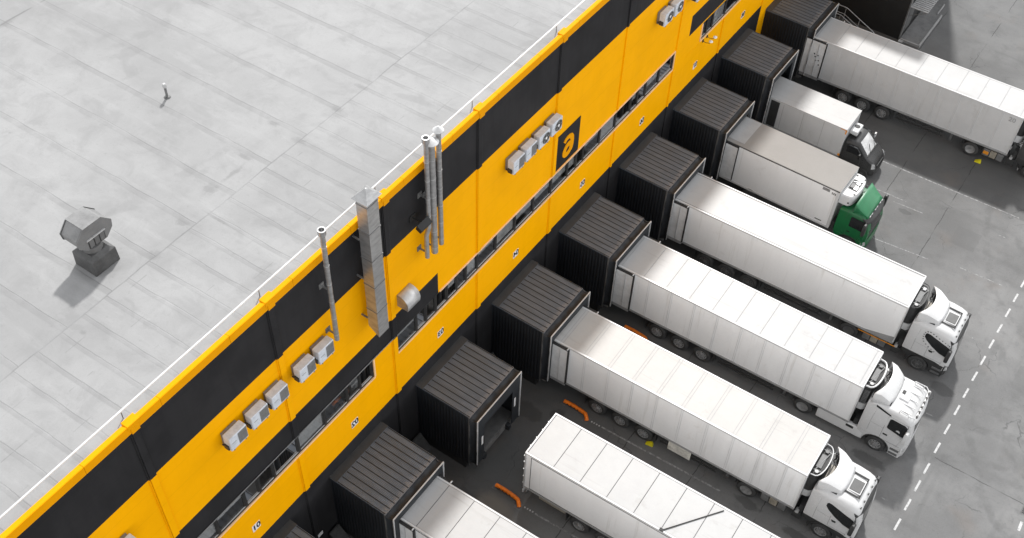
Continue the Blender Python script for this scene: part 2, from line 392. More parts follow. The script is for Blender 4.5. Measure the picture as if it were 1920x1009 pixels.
# ------------------------------------------------------------------ setting: yard and its markings
ZR = 17.55                                   # roof membrane level
JOINTS = [-21.15, -15.15, -9.15, -3.13, 2.85, 8.88, 14.83, 20.83, 26.72, 32.77, 38.75, 44.6]
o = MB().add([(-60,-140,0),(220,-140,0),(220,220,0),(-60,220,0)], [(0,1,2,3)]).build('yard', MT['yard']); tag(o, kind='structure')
mk = MB(); wl = MB()
def quad(mb, x0, y0, x1, y1, w, z=.004):
    d = Vector((x1-x0, y1-y0)); d.normalize(); n = Vector((-d.y, d.x))*w/2
    mb.add([(x0-n.x,y0-n.y,z),(x1-n.x,y1-n.y,z),(x1+n.x,y1+n.y,z),(x0+n.x,y0+n.y,z)], [(0,1,2,3)])
dash = [34.08,32.78,31.44,30.19,28.89,27.61,26.22,24.88,23.45,22.28,21.03,19.77,18.5,17.2,15.9,14.6,13.3,12.0,10.7,35.4,36.7,38.0,39.3,40.6,41.9,43.2,44.5,45.8,47.1]
for k, y in enumerate(dash): quad(mk, 20.72, y, 20.70, y-.72, .10)
for k in range(14): quad(mk, 25.42, 24.4-k*1.3-1.45, 25.44, 24.4-k*1.3-2.0, .13)
for x0,y0,x1,y1 in ((6.74,15.91,13.17,16.14),(6.74,10.06,13.0,10.3),(10.33,42.30,18.9,42.5),(6.02,43.24,10.31,43.19),(6.74,21.9,13.0,22.1),(6.74,27.8,13,28.0),(6.74,33.7,13,33.95),(6.74,39.6,13,39.85)):
    quad(wl, x0, y0, x1, y1, .09)
for x0,y0,x1,y1 in ((11.09,35.77,15.74,36.22),(17.44,36.67,19.84,36.78),(19.5,26.17,19.85,26.17),(17.8,17.99,18.15,17.99),(19.5,20.3,19.85,20.3),(12.38,39.40,14.15,39.51),(18.29,40.44,18.75,40.46),(19.6,32.2,19.95,32.22),(19.4,14.3,19.75,14.3)):
    quad(wl, x0, y0, x1, y1, .07)
for k in range(4):
    for yb in (15.88, 10.05, 21.85): quad(mk, 6.15+k*.14, yb+.005*k, 6.22+k*.14, yb+.02+.005*k, .08)
tag(mk.build('road_markings', MT['paint_line']), kind='structure'); tag(wl.build('bay_markings', MT['paint_worn']), kind='structure')

# ------------------------------------------------------------------ warehouse
wh = thing('warehouse', 'long yellow and black panelled warehouse with flat grey roof', 'warehouse', (0,0,0))
Y0, Y1 = -26.0, 64.0
STRIPS = {'A': (-13.5, 7.45), 'B': (8.97, 32.65), 'C': (35.8, 58.6)}
ZS0, ZS1 = 8.20, 9.35
def wcol(y, z):
    for a, b in STRIPS.values():
        if a < y < b and ZS0 < z < ZS1: return None
    if z < 5.53: return 1 if y < 44.62 else 0
    if 14.53 < z < 17.42: return 1
    if ZS1 < z < 10.65 and y < 11.89: return 1
    if 9.43 < z < 10.75 and y > 34.19: return 1
    return 0
ys = sorted({Y0, Y1, 44.62, 11.89, 34.19} | {v for s in STRIPS.values() for v in s})
zs = [0, 5.53, ZS0, ZS1, 9.43, 10.65, 10.75, 14.53, 17.42, 17.66]
w = MB()
for a, b in zip(ys, ys[1:]):
    for c, d in zip(zs, zs[1:]):
        m = wcol((a+b)/2, (c+d)/2)
        if m is not None: w.add([(0,a,c),(0,b,c),(0,b,d),(0,a,d)], [(0,1,2,3)], m)
w.add([(-60,Y0,0),(0,Y0,0),(0,Y0,17.6),(-60,Y0,17.6)], [(0,1,2,3)], 0)
w.add([(-60,Y1,0),(0,Y1,0),(0,Y1,17.6),(-60,Y1,17.6)], [(0,1,2,3)], 0)
w.add([(-60,Y0,0),(-60,Y1,0),(-60,Y1,17.6),(-60,Y0,17.6)], [(0,1,2,3)], 0)
w.build('wall', [MT['wall_yellow'], MT['wall_black']], wh)
MB().add([(-60,Y0,ZR),(-.08,Y0,ZR),(-.08,Y1,ZR),(-60,Y1,ZR)], [(0,1,2,3)]).build('roof', MT['roof'], wh)
cap = MB(); y = Y0
while y < Y1:
    cap.prism([(-.10,ZR-.03),(-.085,17.705),(.10,17.745),(.125,17.73),(.125,17.36),(.06,17.36),(.06,17.66),(-.06,17.66)], 'y', y+.006, y+2.994-.006); y += 2.994
cap.build('parapet_cap', MT['yellow_trim'], wh)
for j in JOINTS:
    c = MB(); h = .13; d0, d1 = -.02, .065
    inA = j < 7.4; inB = 8.97 < j < 32.65; inC = j > 35.8
    segs = []
    if j < 44: segs += [(0, 5.53, 1)]
    segs += [(5.53, 8.1, 0)]
    if inA: segs += [(ZS1+.02, 10.65, 1), (10.65, 14.53, 0)]
    elif j < 10: segs += [(8.1, ZS1, 0), (ZS1, 10.65, 1), (10.65, 14.53, 0)]
    elif inC: segs += [(9.45, 10.75, 1), (10.75, 14.53, 0)]
    elif inB: segs += [(9.45, 14.53, 0)]
    else: segs += [(8.1, 14.53, 0)]
    segs += [(14.53, 17.34, 1)]
    narrow = j > 25
    hh = .07 if narrow else h
    for a, b, m in segs:
        c.box(d0, d1, j-hh, j+hh, a, b, m)
        if not narrow:
            c.box(d0, d1-.02, j-hh-.05, j-hh-.015, a, b, m)
    c.build('joint_cover', [MT['wall_yellow'], MT['wall_black']], wh, bevel=.008)
    k = MB().box(-.15, .145, j-.24, j+.24, 17.56, 17.768)
    k.box(.128, .150, j-.16, j+.16, 17.30, 17.56)
    k.build('coping_block', MT['yellow_trim'], wh, bevel=.02)
# windows: frame (part) > pane, blind
unitA = [-13.4,-12.0,-10.6,-9.15,-7.7,-6.25,-4.75,-3.13,-1.5,-.07,.69,1.48,2.9,4.45,5.83,6.62,7.42]
unitB = [9.0,10.37,11.03,11.72,12.52,13.24,13.93,14.78,16.22,17.76,19.27,20.78,22.22,22.99,23.66,25.2,26.72,28.21,28.91,29.73,31.13,32.62]
unitC = [35.84,36.51,37.18,38.72,40.2,40.95,41.7,43.2,44.6,46.1,47.6,48.4,49.2,50.7,52.2,53.7,55.2,56.7,58.5]
blinds = {1.48:.95, 2.9:.92, -1.5:.3, 37.18:.95, 25.2:.95, 16.22:.85, -4.75:.5, 19.27:.5, 12.52:.5, 13.93:.85, 20.78:.6, 23.66:.35, 31.13:.4, 28.21:.5, 38.72:.3, 29.73:.6, 10.37:.5, 17.76:.55, 14.78:.35, 22.22:.7, 26.72:.4, -3.13:.8, -6.25:.6, 40.2:.7, 9.0:.25, -.07:.4}  # several of these blinds added only to lighten the dark panes
for units in (unitA, unitB, unitC):
    for a, b in zip(units, units[1:]):
        f = MB(); t = .055; x0, x1 = -.10, -.008
        f.box(x0, x1, a, a+t, ZS0+.002, ZS1-.002); f.box(x0, x1, b-t, b, ZS0+.002, ZS1-.002)
        f.box(x0, x1-.01, a+t, b-t, ZS0+.002, ZS0+.09); f.box(x0, x1-.01, a+t, b-t, ZS1-.07, ZS1-.002)
        f.box(-.045, -.02, a+t+.02, b-t-.02, ZS0+.09, ZS0+.135, 1)
        f.box(-.048, -.022, b-t-.055, b-t, ZS0+.14, ZS1-.08, 0)
        fo = f.build('window', [MT['window_frame'], MT['window_bead']], wh)
        MB().add([(-.055,a+t,ZS0+.09),(-.055,b-t,ZS0+.09),(-.055,b-t,ZS1-.07),(-.055,a+t,ZS1-.07)], [(0,1,2,3)]).build('pane', MT['pane'], fo)
        if a in blinds:
            MB().box(-.10, -.09, a+t, b-t, ZS1-.07-(ZS1-ZS0-.16)*blinds[a], ZS1-.07).build('blind', MT['blind'], fo)
for nm, (a, b) in STRIPS.items():
    MB().box(-.01, .055, a-.02, b+.02, ZS0-.075, ZS0).build('window_sill', MT['sill_trim'], wh, bevel=.006)
    if nm == 'B':
        MB().box(-.01, .05, a+3.0, b+.02, ZS1, ZS1+.07).build('window_head_trim', MT['sill_trim'], wh, bevel=.006)
    if nm == 'A':
        MB().tube([(.05,a,9.42),(.05,8.9,9.42)], .022, 8).build('cable_conduit', MT['grey_metal'], wh)
    e0 = a-.075 if nm == 'C' else b
    if nm != 'A' or True:
        MB().box(-.01, .05, e0, e0+.075, ZS0, ZS1).build('window_jamb_trim', MT['sill_trim'], wh, bevel=.006)
    r = MB(); za, zb, xb = 7.4, 9.9, -3.6
    r.add([(xb,a,za),(-.2,a,za),(-.2,b,za),(xb,b,za)], [(0,1,2,3)]); r.add([(xb,a,za),(xb,b,za),(xb,b,zb),(xb,a,zb)], [(0,1,2,3)])
    r.add([(xb,a,zb),(-.2,a,zb),(-.2,b,zb),(xb,b,zb)], [(0,1,2,3)])
    for yy in (a, b): r.add([(xb,yy,za),(-.2,yy,za),(-.2,yy,zb),(xb,yy,zb)], [(0,1,2,3)])
    yy = a + 3
    while yy < b-1: r.box(xb, -.6, yy, yy+.08, za, zb); yy += 6
    r.build('office_interior', MT['room'], wh)
# narrow panel seam under strip C
MB().box(0, .012, 34.21, 35.72, 8.03, 8.055).build('panel_seam', MT['wall_yellow'], wh)

# things on desks seen through the glass
def desk(y, lab, wid=1.3):
    t = thing('office_desk', lab, 'desk', (-.62, y, 7.4), 0, 'desks behind the office windows')
    MB().box(-.36,.36,-wid/2,wid/2,.72,.76).build('desk_top', MT['white_paint'], t, bevel=.008)
    for sx in (-.31,.31):
        for sy in (-1,1): MB().box(sx-.02,sx+.02,sy*(wid/2-.06)-.02,sy*(wid/2-.06)+.02,0,.72).build('leg', MT['grey_metal'], t)
    return t
desk(5.15, 'white office desk behind the window left of the end of the lower-left ribbon')
desk(6.55, 'white office desk behind the second-last pane of the left window ribbon')
desk(9.75, 'white office desk behind the first pane above dock number 03', 1.1)
desk(12.9, 'white office desk behind the panes right of the metal hood', 1.1)
tt = thing('monitor', 'flat grey computer monitor on a desk behind the left window ribbon', 'monitor', (-.72, 5.3, 8.16))
MB().box(-.02,.02,-.27,.27,.10,.44).build('screen', MT['grey_plastic'], tt, bevel=.006); MB().box(-.09,.09,-.10,.10,0,.015).box(-.015,.015,-.03,.03,.015,.14).build('stand', MT['dark_plastic'], tt)
bb = MB(); bb.tube([(0,-.24,.09),(0,-.1,.10),(0,.16,.09),(0,.26,.07)], [.06,.085,.085,.05], 12)
o = bb.build('cushion', MT['orange']); o.location = (-.45, 5.55, 8.165); tag(o, 'small orange roll lying on a desk behind the left window ribbon', 'cushion')
pp = MB()
for i in range(5): pp.box(-.15+.01*(i%2), .15+.01*(i%2), -.2+.012*((i*7)%3), .2+.012*((i*7)%3), i*.05, i*.05+.044)
o = pp.build('paper_stack', MT['plate_white']); o.location = (-.5, 6.6, 8.162); tag(o, 'stack of white papers on a desk near the ribbon end', 'papers')

# ------------------------------------------------------------------ signs on the facade
def text_mesh(txt, size, name, mat, parent, mirror=True, depth=.006, loc=(0,0,0), sx=1.0):
    cu = bpy.data.curves.new(name, 'FONT'); cu.body = txt; cu.size = size; cu.extrude = depth; cu.offset = .012 if mirror else 0; cu.align_x = 'CENTER'; cu.align_y = 'CENTER'
    tmp = bpy.data.objects.new('tmp', cu); COL.objects.link(tmp)
    dg = bpy.context.evaluated_depsgraph_get(); dg.update()
    me = bpy.data.meshes.new_from_object(tmp.evaluated_get(dg)); me.name = name
    bpy.data.objects.remove(tmp); bpy.data.curves.remove(cu)
    sgn = -1 if mirror else 1
    me.transform(Matrix(((0,0,1,0),(sgn*sx,0,0,0),(0,1,0,0),(0,0,0,1))))
    if mirror:
        bm = bmesh.new(); bm.from_mesh(me); bmesh.ops.reverse_faces(bm, faces=bm.faces[:]); bm.to_mesh(me); bm.free()
    me.materials.clear(); me.materials.append(mat)
    o = bpy.data.objects.new(name, me); COL.objects.link(o); o.parent = parent; o.location = loc; return o
for i in range(8):
    n = '%02d' % (i+1); yc = .05 + 5.945*i
    s = thing('number_sign', 'small white plate with mirrored black %s on yellow wall' % n, 'sign', (.003, yc, 6.54), 0, 'dock number plates')
    MB().box(0, .02, -.205, .205, -.205, .205).build('plate', MT['plate_white'], s)
    text_mesh(n, .46, 'lettering', MT['ink'], s, True, .004, (.024, .0, .01), .92)
s = thing('logo_sign', 'black square panel with a yellow letter a', 'sign', (.003, 21.97, 10.58))
MB().prism([(-1.01,-1.07),(1.01,-1.07),(1.01,1.07),(-1.01,1.07)], 'x', 0, .03).build('sign_panel', MT['wall_black'], s, bevel=.006)
def ribbon(mb, pts, w, x0, x1, closed=False):
    P = [Vector(p) for p in pts]; n = len(P); L = []; R = []
    for i in range(n):
        a = P[i-1] if (i or closed) else P[i]; b = P[(i+1)%n] if (i < n-1 or closed) else P[i]
        d = (b-a).normalized(); nn = Vector((-d.y, d.x)); ww = w[i] if isinstance(w, list) else w
        L.append(P[i]+nn*ww/2); R.append(P[i]-nn*ww/2)
    rng = n if closed else n-1
    vs = [(x0,)+tuple(p) for p in L]+[(x0,)+tuple(p) for p in R]+[(x1,)+tuple(p) for p in L]+[(x1,)+tuple(p) for p in R]
    fs = []
    for i in range(rng):
        j = (i+1)%n
        fs += [(2*n+i,2*n+j,3*n+j,3*n+i),(i,n+i,n+j,j),(i,j,2*n+j,2*n+i),(n+i,3*n+i,3*n+j,n+j)]
    if not closed: fs += [(0,2*n,3*n,n),(n-1,2*n-1,4*n-1,3*n-1)]
    mb.add(vs, fs)
lt = MB()
ribbon(lt, [(-.01+.30*cos(a)+.05*sin(a), -.27+.29*sin(a)) for a in [2*pi*k/28 for k in range(28)]], .30, .031, .056, True)
ribbon(lt, [(-.36,.34),(-.26,.44),(-.10,.50),(.07,.49),(.22,.41),(.31,.25),(.335,.02),(.33,-.2),(.30,-.42),(.27,-.54)], [.22,.24,.25,.26,.28,.30,.30,.29,.24,.16], .031, .059)
lt.build('lettering', MT['yellow_trim'], s)
o = MB().box(0,.02,-.15,.15,-.12,.12).build('wall_label', MT['plate_white'], None, bevel=.005); o.location = (.068, 3.0, 1.5)
tag(o, 'small blank white label low on the black wall beside dock 02', 'label')

# ------------------------------------------------------------------ roof equipment
r = thing('roof_ventilator', 'dark grey wind cowl ventilator on square base on roof', 'ventilator', (-5.85,.78,ZR))
MB().loft([[(-.52,-.52,0),(.52,-.52,0),(.52,.52,0),(-.52,.52,0)],[(-.50,-.50,.62),(.50,-.50,.62),(.50,.50,.62),(-.50,.50,.62)],[(-.34,-.34,.74),(.34,-.34,.74),(.34,.34,.74),(-.34,.34,.74)]]).build('base', pm('vent_base', .085, .6, metal=.2, var=.45, scale=2), r, bevel=.015)
MB().cyl((0,0), .34, 'z', .70, .98, 24).build('neck', MT['grey_plastic'], r)
oc = [(-.37,1.88),(-.70,1.52),(-.66,1.24),(-.38,.96),(.38,.96),(.66,1.24),(.70,1.52),(.37,1.88)]
oc = [(p[0]+.10, p[1]) for p in oc]
vm = pm('vent_head', .20, .5, metal=.25, var=.35, scale=2)
h = MB().prism(oc, 'x', -.56, .17); h.prism([(p[0],p[1]) for p in [(-.27,1.885),(.47,1.885),(.47,1.91),(-.27,1.91)]], 'x', -.62, .24)
h.build('head', vm, r, bevel=.01)
fm = pm('vent_flange', .17, .5, metal=.25, var=.3)
for x in (-.60, .21): MB().prism([(oc[i][0]*1.05-.005, (oc[i][1]-1.4)*1.05+1.4) for i in range(8)], 'x', x, x+.03).build('end_flange', fm, r)
MB().prism([(-.24,.97),(.44,.97),(.44,1.36),(-.24,1.36)], 'x', .242, .256).build('louvre', MT['dark_plastic'], r); MB().prism([(-.28,1.36),(.48,1.36),(.48,1.40),(-.28,1.40)], 'x', .242, .29).build('louvre_lintel', MT['galv_light'], r)
for k in range(3): MB().prism([(-.21+k*.22,1.0),(-.04+k*.22,1.0),(-.04+k*.22,1.34),(-.21+k*.22,1.34)], 'x', .257, .275).build('louvre_blade', MT['grey_plastic'], r)
p = thing('vent_pipe', 'short grey vent pipe standing alone on roof', 'pipe', (-10.25,8.2,ZR))
MB().cyl((0,0), .05, 'z', 0, .55, 16).build('pipe', MT['grey_metal'], p); MB().lathe([(.075,.50),(.085,.56),(.05,.68)], (0,0,0), 'z', 16).build('rain_cap', MT['galv_light'], p)
MB().lathe([(.14,0),(.12,.03),(.055,.06)], (0,0,0), 'z', 16).build('collar', MT['grey_plastic'], p)
rl = thing('roof_rail', 'thin white safety rail along the roof edge', 'rail', (0,0,ZR))
MB().tube([(-.30,Y0+.2,.46),(-.30,Y1-.2,.46)], .036, 10).build('rail_bar', MT['white_paint'], rl)
for j in JOINTS:
    MB().tube([(-.36,j,0),(-.36,j,.40),(-.30,j,.45)], .018, 8).build('post', MT['grey_metal'], rl)

# ------------------------------------------------------------------ flues, duct, hood, lamps, AC units
def flue(y, z0, z1, r, lab, jog=None, x=.42, cap='cone'):
    t = thing('flue_pipe', lab, 'flue', (0,y,0), 0, 'steel flue pipes on the facade')
    pts = [(x,0,z0),(x,0,z1)]
    if jog: pts = [(x,jog[0],z0),(x,jog[0],jog[1]),(x,0,jog[1]+.35),(x,0,z1)]
    MB().tube(pts, r, 16).build('pipe', MT['galv'], t, smooth=50)
    z = z0 + .3
    while z < z1-.2:
        if not jog or z > jog[1]+.4: MB().cyl((x,0), r+.006, 'z', z, z+.03, 16).build('joint_ring', MT['galv_light'], t)
        z += .95
    yb = jog[0] if jog else 0
    for zz, yy in ((z0+.25, yb), (z1-2.9, 0)):
        MB().box(0,x,yy-.03,yy+.03,zz,zz+.05).box(0,.03,yy-.12,yy+.12,zz-.1,zz+.15).build('bracket', MT['grey_metal'], t)
    if cap == 'cone': MB().lathe([(r*2.1,z1+.02),(r*2.1,z1+.04),(.02,z1+.22)], (x,0,0), 'z', 20).build('rain_cap', MT['galv_light'], t)
    else: MB().lathe([(r,z1-.02),(r*1.55,z1+.02),(r*1.6,z1+.25),(r*1.1,z1+.25),(r*.9,z1+.12)], (x,0,0), 'z', 20).build('rain_cap', MT['galv'], t)
    return t
flue(5.28, 13.3, 18.95, .095, 'single steel flue pipe on wall left of duct', cap='pot')
flue(10.92, 12.95, 18.95, .095, 'leftmost of three steel flues, bent behind floodlight', jog=(-.18, 14.2), cap='pot')
flue(11.22, 12.85, 18.75, .14, 'middle and thickest of three steel flue pipes')
flue(11.66, 12.95, 19.0, .105, 'rightmost of three steel flue pipes')
d = thing('ventilation_duct', 'tall square galvanised duct with pointed cap on wall', 'duct', (0,7.44,0))
dx0, dx1, hw = .30, .80, .30
z = 11.75; k = 0
dm = MB()
dm.loft([[(dx0,-hw,12.15),(dx1,-hw,11.75),(dx1,hw,11.75),(dx0,hw,12.15)],[(dx0,-hw,19.0),(dx1,-hw,19.0),(dx1,hw,19.0),(dx0,hw,19.0)]])
dm.build('duct_body', MT['galv'], d, bevel=.008)
for z in (13.2,14.65,16.1,17.55,18.85): MB().box(dx0-.015,dx1+.015,-hw-.015,hw+.015,z,z+.035).build('joint_flange', MT['grey_metal'], d)
MB().loft([[(dx0-.11,-hw-.11,19.12),(dx1+.11,-hw-.11,19.12),(dx1+.11,hw+.11,19.12),(dx0-.11,hw+.11,19.12)],[(.53,-.02,19.48),(.57,-.02,19.48),(.57,.02,19.48),(.53,.02,19.48)]]).build('pyramid_cap', MT['galv'], d)
MB().box(dx0+.03,dx1-.03,-hw+.03,hw-.03,18.99,19.13).build('cap_neck', MT['dark_plastic'], d)
for z in (12.6,14.9,17.0): MB().box(0,dx0,-hw-.04,-hw+.02,z,z+.06).box(0,dx0,hw-.02,hw+.04,z,z+.06).build('bracket', MT['grey_metal'], d)
h = thing('vent_hood', 'curved galvanised hood on wall above black window band', 'vent hood', (0,9.62,11.08))
pr = [(0,.68)] + [(.12+.44*sin(a), .22+.46*cos(a)) for a in [pi/2*k/8 for k in range(9)]] + [(.54,.0)]
out = MB(); n = len(pr)
out.add([(x,-.40,z) for x,z in pr]+[(x,.40,z) for x,z in pr], [(i,i+1,n+i+1,n+i) for i in range(n-1)])
out.build('hood_shell', MT['galv_light'], h, solid=.012)
for s_ in (-.40,.40): MB().prism(pr+[(0,.0)], 'y', s_-.008, s_+.008).build('side_plate', MT['galv'], h)
MB().box(.003,.02,-.38,.38,.02,.6).build('back_grille', MT['dark_plastic'], h)
f = thing('floodlight', 'black floodlight on wall in front of left flue', 'floodlight', (0,10.42,15.25))
MB().box(.003,.04,-.18,.18,-.14,.14).tube([(.03,0,0),(.35,.0,.0),(.45,.02,.02)], .03, 8).build('bracket', MT['black'], f)
fb = MB().loft([[(.42,-.34,-.12),(.66,-.34,-.24),(.74,-.34,-.06),(.50,-.34,.12)],[(.42,.34,-.12),(.66,.34,-.24),(.74,.34,-.06),(.50,.34,.12)]]); fb.build('lamp_housing', MT['black'], f, bevel=.02)
for k in range(2):
    t = thing('wall_lamp', ('small white-shaded wall lamp under top-right windows, left one', 'small white-shaded wall lamp under top-right windows, right one')[k], 'lamp', (0,36.2+.5*k,8.15), 0, 'lamps under the top-right windows')
    MB().tube([(.05,0,-.22),(.2,0,-.26),(.42,0,-.2),(.5,0,-.08)], .016, 8).box(.003,.05,-.05,.05,-.3,-.14).build('arm', MT['black'], t)
    MB().lathe([(.12,-.06),(.11,-.03),(.03,.02)], (.5,0,0), 'z', 16).build('lamp_shade', MT['plate_white'], t)

def ac_unit(yc, zb, lab, fan, grp):
    t = thing('air_conditioner', lab, 'air conditioner', (0,yc,zb), 0, grp)
    MB().box(.16,.50,-.41,.41,0,.72).build('casing', MT['ac_white'], t, bevel=.03, seg=3)
    if fan:
        MB().lathe([(.29,.502),(.29,.512),(.26,.512),(.26,.503)], (0,.10,.36), 'x', 28).build('fan_ring', MT['ac_grille'], t)
        MB().cyl((.10,.36), .26, 'x', .500, .505, 28).build('fan_opening', MT['dark_plastic'], t)
        b = MB()
        for k in range(5):
            a = 2*pi*k/5; b.prism([(.10+.05*cos(a),.36+.05*sin(a)),(.10+.23*cos(a),.36+.23*sin(a)),(.10+.22*cos(a+.5),.36+.22*sin(a+.5))], 'x', .506, .509)
        b.build('fan_blade', MT['ac_grille'], t); MB().cyl((.10,.36), .07, 'x', .506, .518, 18).build('fan_hub', MT['plate_white'], t)
    else:
        gmb = MB().box(.498,.506,-.02,.385,.07,.66)
        for k in range(11): gmb.box(.506,.512,-.01,.375,.10+k*.05,.115+k*.05, 1)
        gmb.build('fan_grille', [MT['ac_grille'], MT['grey_metal']], t)
    MB().box(.498,.505,-.33,-.12,.38,.40).build('badge', MT['ac_grille'], t)
    MB().box(.20,.42,-.47,-.411,.06,.28).cyl((-.44,.17), .035, 'x', .10,.22, 10).build('valve_cover', MT['dark_plastic'], t, bevel=.01)
    bm = MB()
    for s_ in (-.28,.28): bm.box(.002,.50,s_-.02,s_+.02,-.05,-.01).box(.002,.03,s_-.02,s_+.02,-.05,.42); bm.box(.44,.49,s_-.035,s_+.035,-.01,.0)
    bm.build('bracket', MT['grey_metal'], t)
    MB().box(.02,.16,-.36,.34,.05,.66).build('coil', MT['ac_grille'], t)
    return t
acs = [(-5.05,12.55,0,'air conditioner cut by the bottom edge, nearest of all'),
 (.04,12.9,0,'lowest in the row of three air conditioners at lower left'),(1.12,12.9,0,'middle in the row of three air conditioners at lower left'),(2.15,12.9,0,'highest in the row of three air conditioners at lower left'),
 (3.60,12.9,0,'lower of two air conditioners below the single flue'),(4.62,12.9,0,'upper of two air conditioners below the single flue'),
 (17.10,12.9,0,'lowest in row of four air conditioners by logo sign'),(18.05,12.92,0,'second lowest in row of four air conditioners by logo sign'),(19.07,12.9,1,'second highest in row of four air conditioners by logo sign'),(20.06,12.93,1,'highest of four air conditioners, just above the logo sign'),
 (30.13,12.9,1,'lower of two air conditioners at top of photo'),(31.17,12.9,1,'upper of two air conditioners at top of photo'),(33.65,12.35,0,'air conditioner cut by the top edge of photo')]
for yc, zb, fan, lab in acs: ac_unit(yc, zb, lab, fan, 'air conditioners on the facade')

# ------------------------------------------------------------------ dock shelters
def pod(i, lab, occupied):
    yc = 5.845 + 5.92*(i-2)
    t = thing('dock_shelter', lab, 'dock shelter', (0,yc,0), 0, 'dock shelters along the wall')
    hw, zt = 1.70, 4.62
    n = 34
    for s_ in (-1,1):
        b = MB(); prof = []
        for k in range(n*2+1):
            x = .01 + 2.99*k/(n*2); prof.append((x, s_*(hw - (.018 if k % 4 in (1,2) else 0))))
        b.add([(x,y,.72) for x,y in prof]+[(x,y,zt) for x,y in prof], [(k,k+1,len(prof)+k+1,len(prof)+k) for k in range(len(prof)-1)])
        b.add([(.01,s_*(hw-.06),.72),(3.0,s_*(hw-.06),.72),(3.0,s_*(hw-.06),zt),(.01,s_*(hw-.06),zt)], [(0,1,2,3)])
        b.build('side_wall', MT['pod_clad'], t, smooth=10)
    rf = MB().prism([(.0,zt+.055),(3.02,zt+.0),(3.02,zt-.05),(.0,zt-.02)], 'y', -hw-.02, hw+.02)
    for k in range(12):
        yy = -hw+.02 + k*(2*hw-.04)/11
        rf.prism([(.42,zt+.03),(3.0,zt-.01),(3.0,zt+.012),(.42,zt+.058)], 'y', yy-.019, yy+.019, 1)
    rf.build('roof', [MT['pod_roof'], MT['black']], t)
    MB().prism([(.0,zt+.10),(.40,zt+.075),(.40,zt+.05),(.0,zt+.06)], 'y', -hw-.04, hw+.04).build('roof_flashing', pm('flashing', .045, .5, metal=.2, var=.3), t, bevel=.006)
    eb = MB().box(2.94,3.025,-hw-.03,hw+.03,zt-.07,zt-.052); 
    for s_ in (-1,1): eb.box(2.95,3.03,s_*(hw+.012)-.012,s_*(hw+.012)+.012,.72,zt-.075)
    eb.build('corner_trim', MT['grey_plastic'], t)
    MB().box(.01,2.7,-hw+.12,hw-.12,0,.72).build('support_base', MT['dark_wall'], t)
    MB().box(.01,3.2,-hw+.10,hw-.10,1.10,1.22).build('dock_leveller', MT['grey_plastic'], t, bevel=.01)
    MB().box(.005,.02,-1.3,1.3,1.22,4.2).build('dock_door', MT['grey_plastic'], t)
    # rubber head tarp: sagging sheet with a fold in the middle
    nx, ny = 7, 40; vs = []
    for a in range(nx):
        for b in range(ny):
            u = a/(nx-1); y = -hw-.03 + (2*hw+.06)*b/(ny-1)
            fold = .05*math.exp(-((y-.12-.1*u)/.07)**2) - .03*math.exp(-((y+.05)/.12)**2)
            z = zt - .07 + .06*u - .10*sin(pi*u)*(.75+.25*sin(y*5+i)) + fold*sin(pi*u) + .012*sin(y*11+u*4+i*2)
            vs.append((3.0+.44*u, y, z))
    MB().add(vs, [(a*ny+b,a*ny+b+1,(a+1)*ny+b+1,(a+1)*ny+b) for a in range(nx-1) for b in range(ny-1)]).build('head_tarp', MT['rubber'], t, solid=.015)
    for s_ in (-1,1):   # side tarps between the box and the front frame
        vs = []
        for a in range(9):
            for b in range(14):
                u = a/8; v = b/13; z = .95 + (zt-.07-.95)*v
                y = s_*(hw + .02 - .09*sin(pi*u) + .012*sin(z*4+i+u*3))
                vs.append((3.0+.44*u, y, z))
        MB().add(vs, [(a*14+b,a*14+b+1,(a+1)*14+b+1,(a+1)*14+b) for a in range(8) for b in range(13)]).build('side_tarp', MT['rubber'], t, solid=.015)
    zb = 4.03 if occupied else 3.70; cw = .40 if occupied else .58
    MB().box(3.38,3.425,-hw,hw,zb,zt-.03).build('head_curtain', MT['rubber'], t, bevel=.01)
    for s_ in (-1,1):
        y0, y1 = sorted((s_*hw, s_*(hw-cw)))
        MB().box(3.375,3.42,y0,y1,1.0,zb-.004).build('side_curtain', MT['rubber'], t, bevel=.01)
        if not occupied:
            MB().box(3.43,3.438,s_*(hw-.40)-.06,s_*(hw-.40)+.06,2.35,3.0).build('marker_plate', MT['plate_white'], t)
    fr = MB().box(3.42,3.465,-hw-.03,hw+.03,zt-.02,zt+.025)
    for s_ in (-1,1): fr.box(3.42,3.465,s_*(hw+.005)-.025,s_*(hw+.005)+.025,1.1,zt-.02)
    fr.build('frame', MT['alu'], t)
    for s_ in (-1,1): MB().box(3.2,3.42,s_*1.0-.11,s_*1.0+.11,.72,1.1).build('bumper', MT['rubber'], t, bevel=.02)
    MB().box(2.7,3.22,-hw+.15,hw-.15,.70,1.10).build('bumper_wall', MT['concrete'], t)
    return t
pl = {1:'black dock shelter whose roof corner is cut by bottom edge',2:'black dock shelter below plate 02, holding a docked trailer',3:'empty black dock shelter with open front and no vehicle',
 4:'black dock shelter below plate 04, right of the empty one',5:'black dock shelter below plate 05',6:'black dock shelter below plate 06',7:'black dock shelter holding the beige-roofed green truck',8:'black dock shelter holding the small dark van',9:'black dock shelter at top, past the yellow wall end'}
for i in range(1,10): pod(i, pl[i], i not in (1,3))

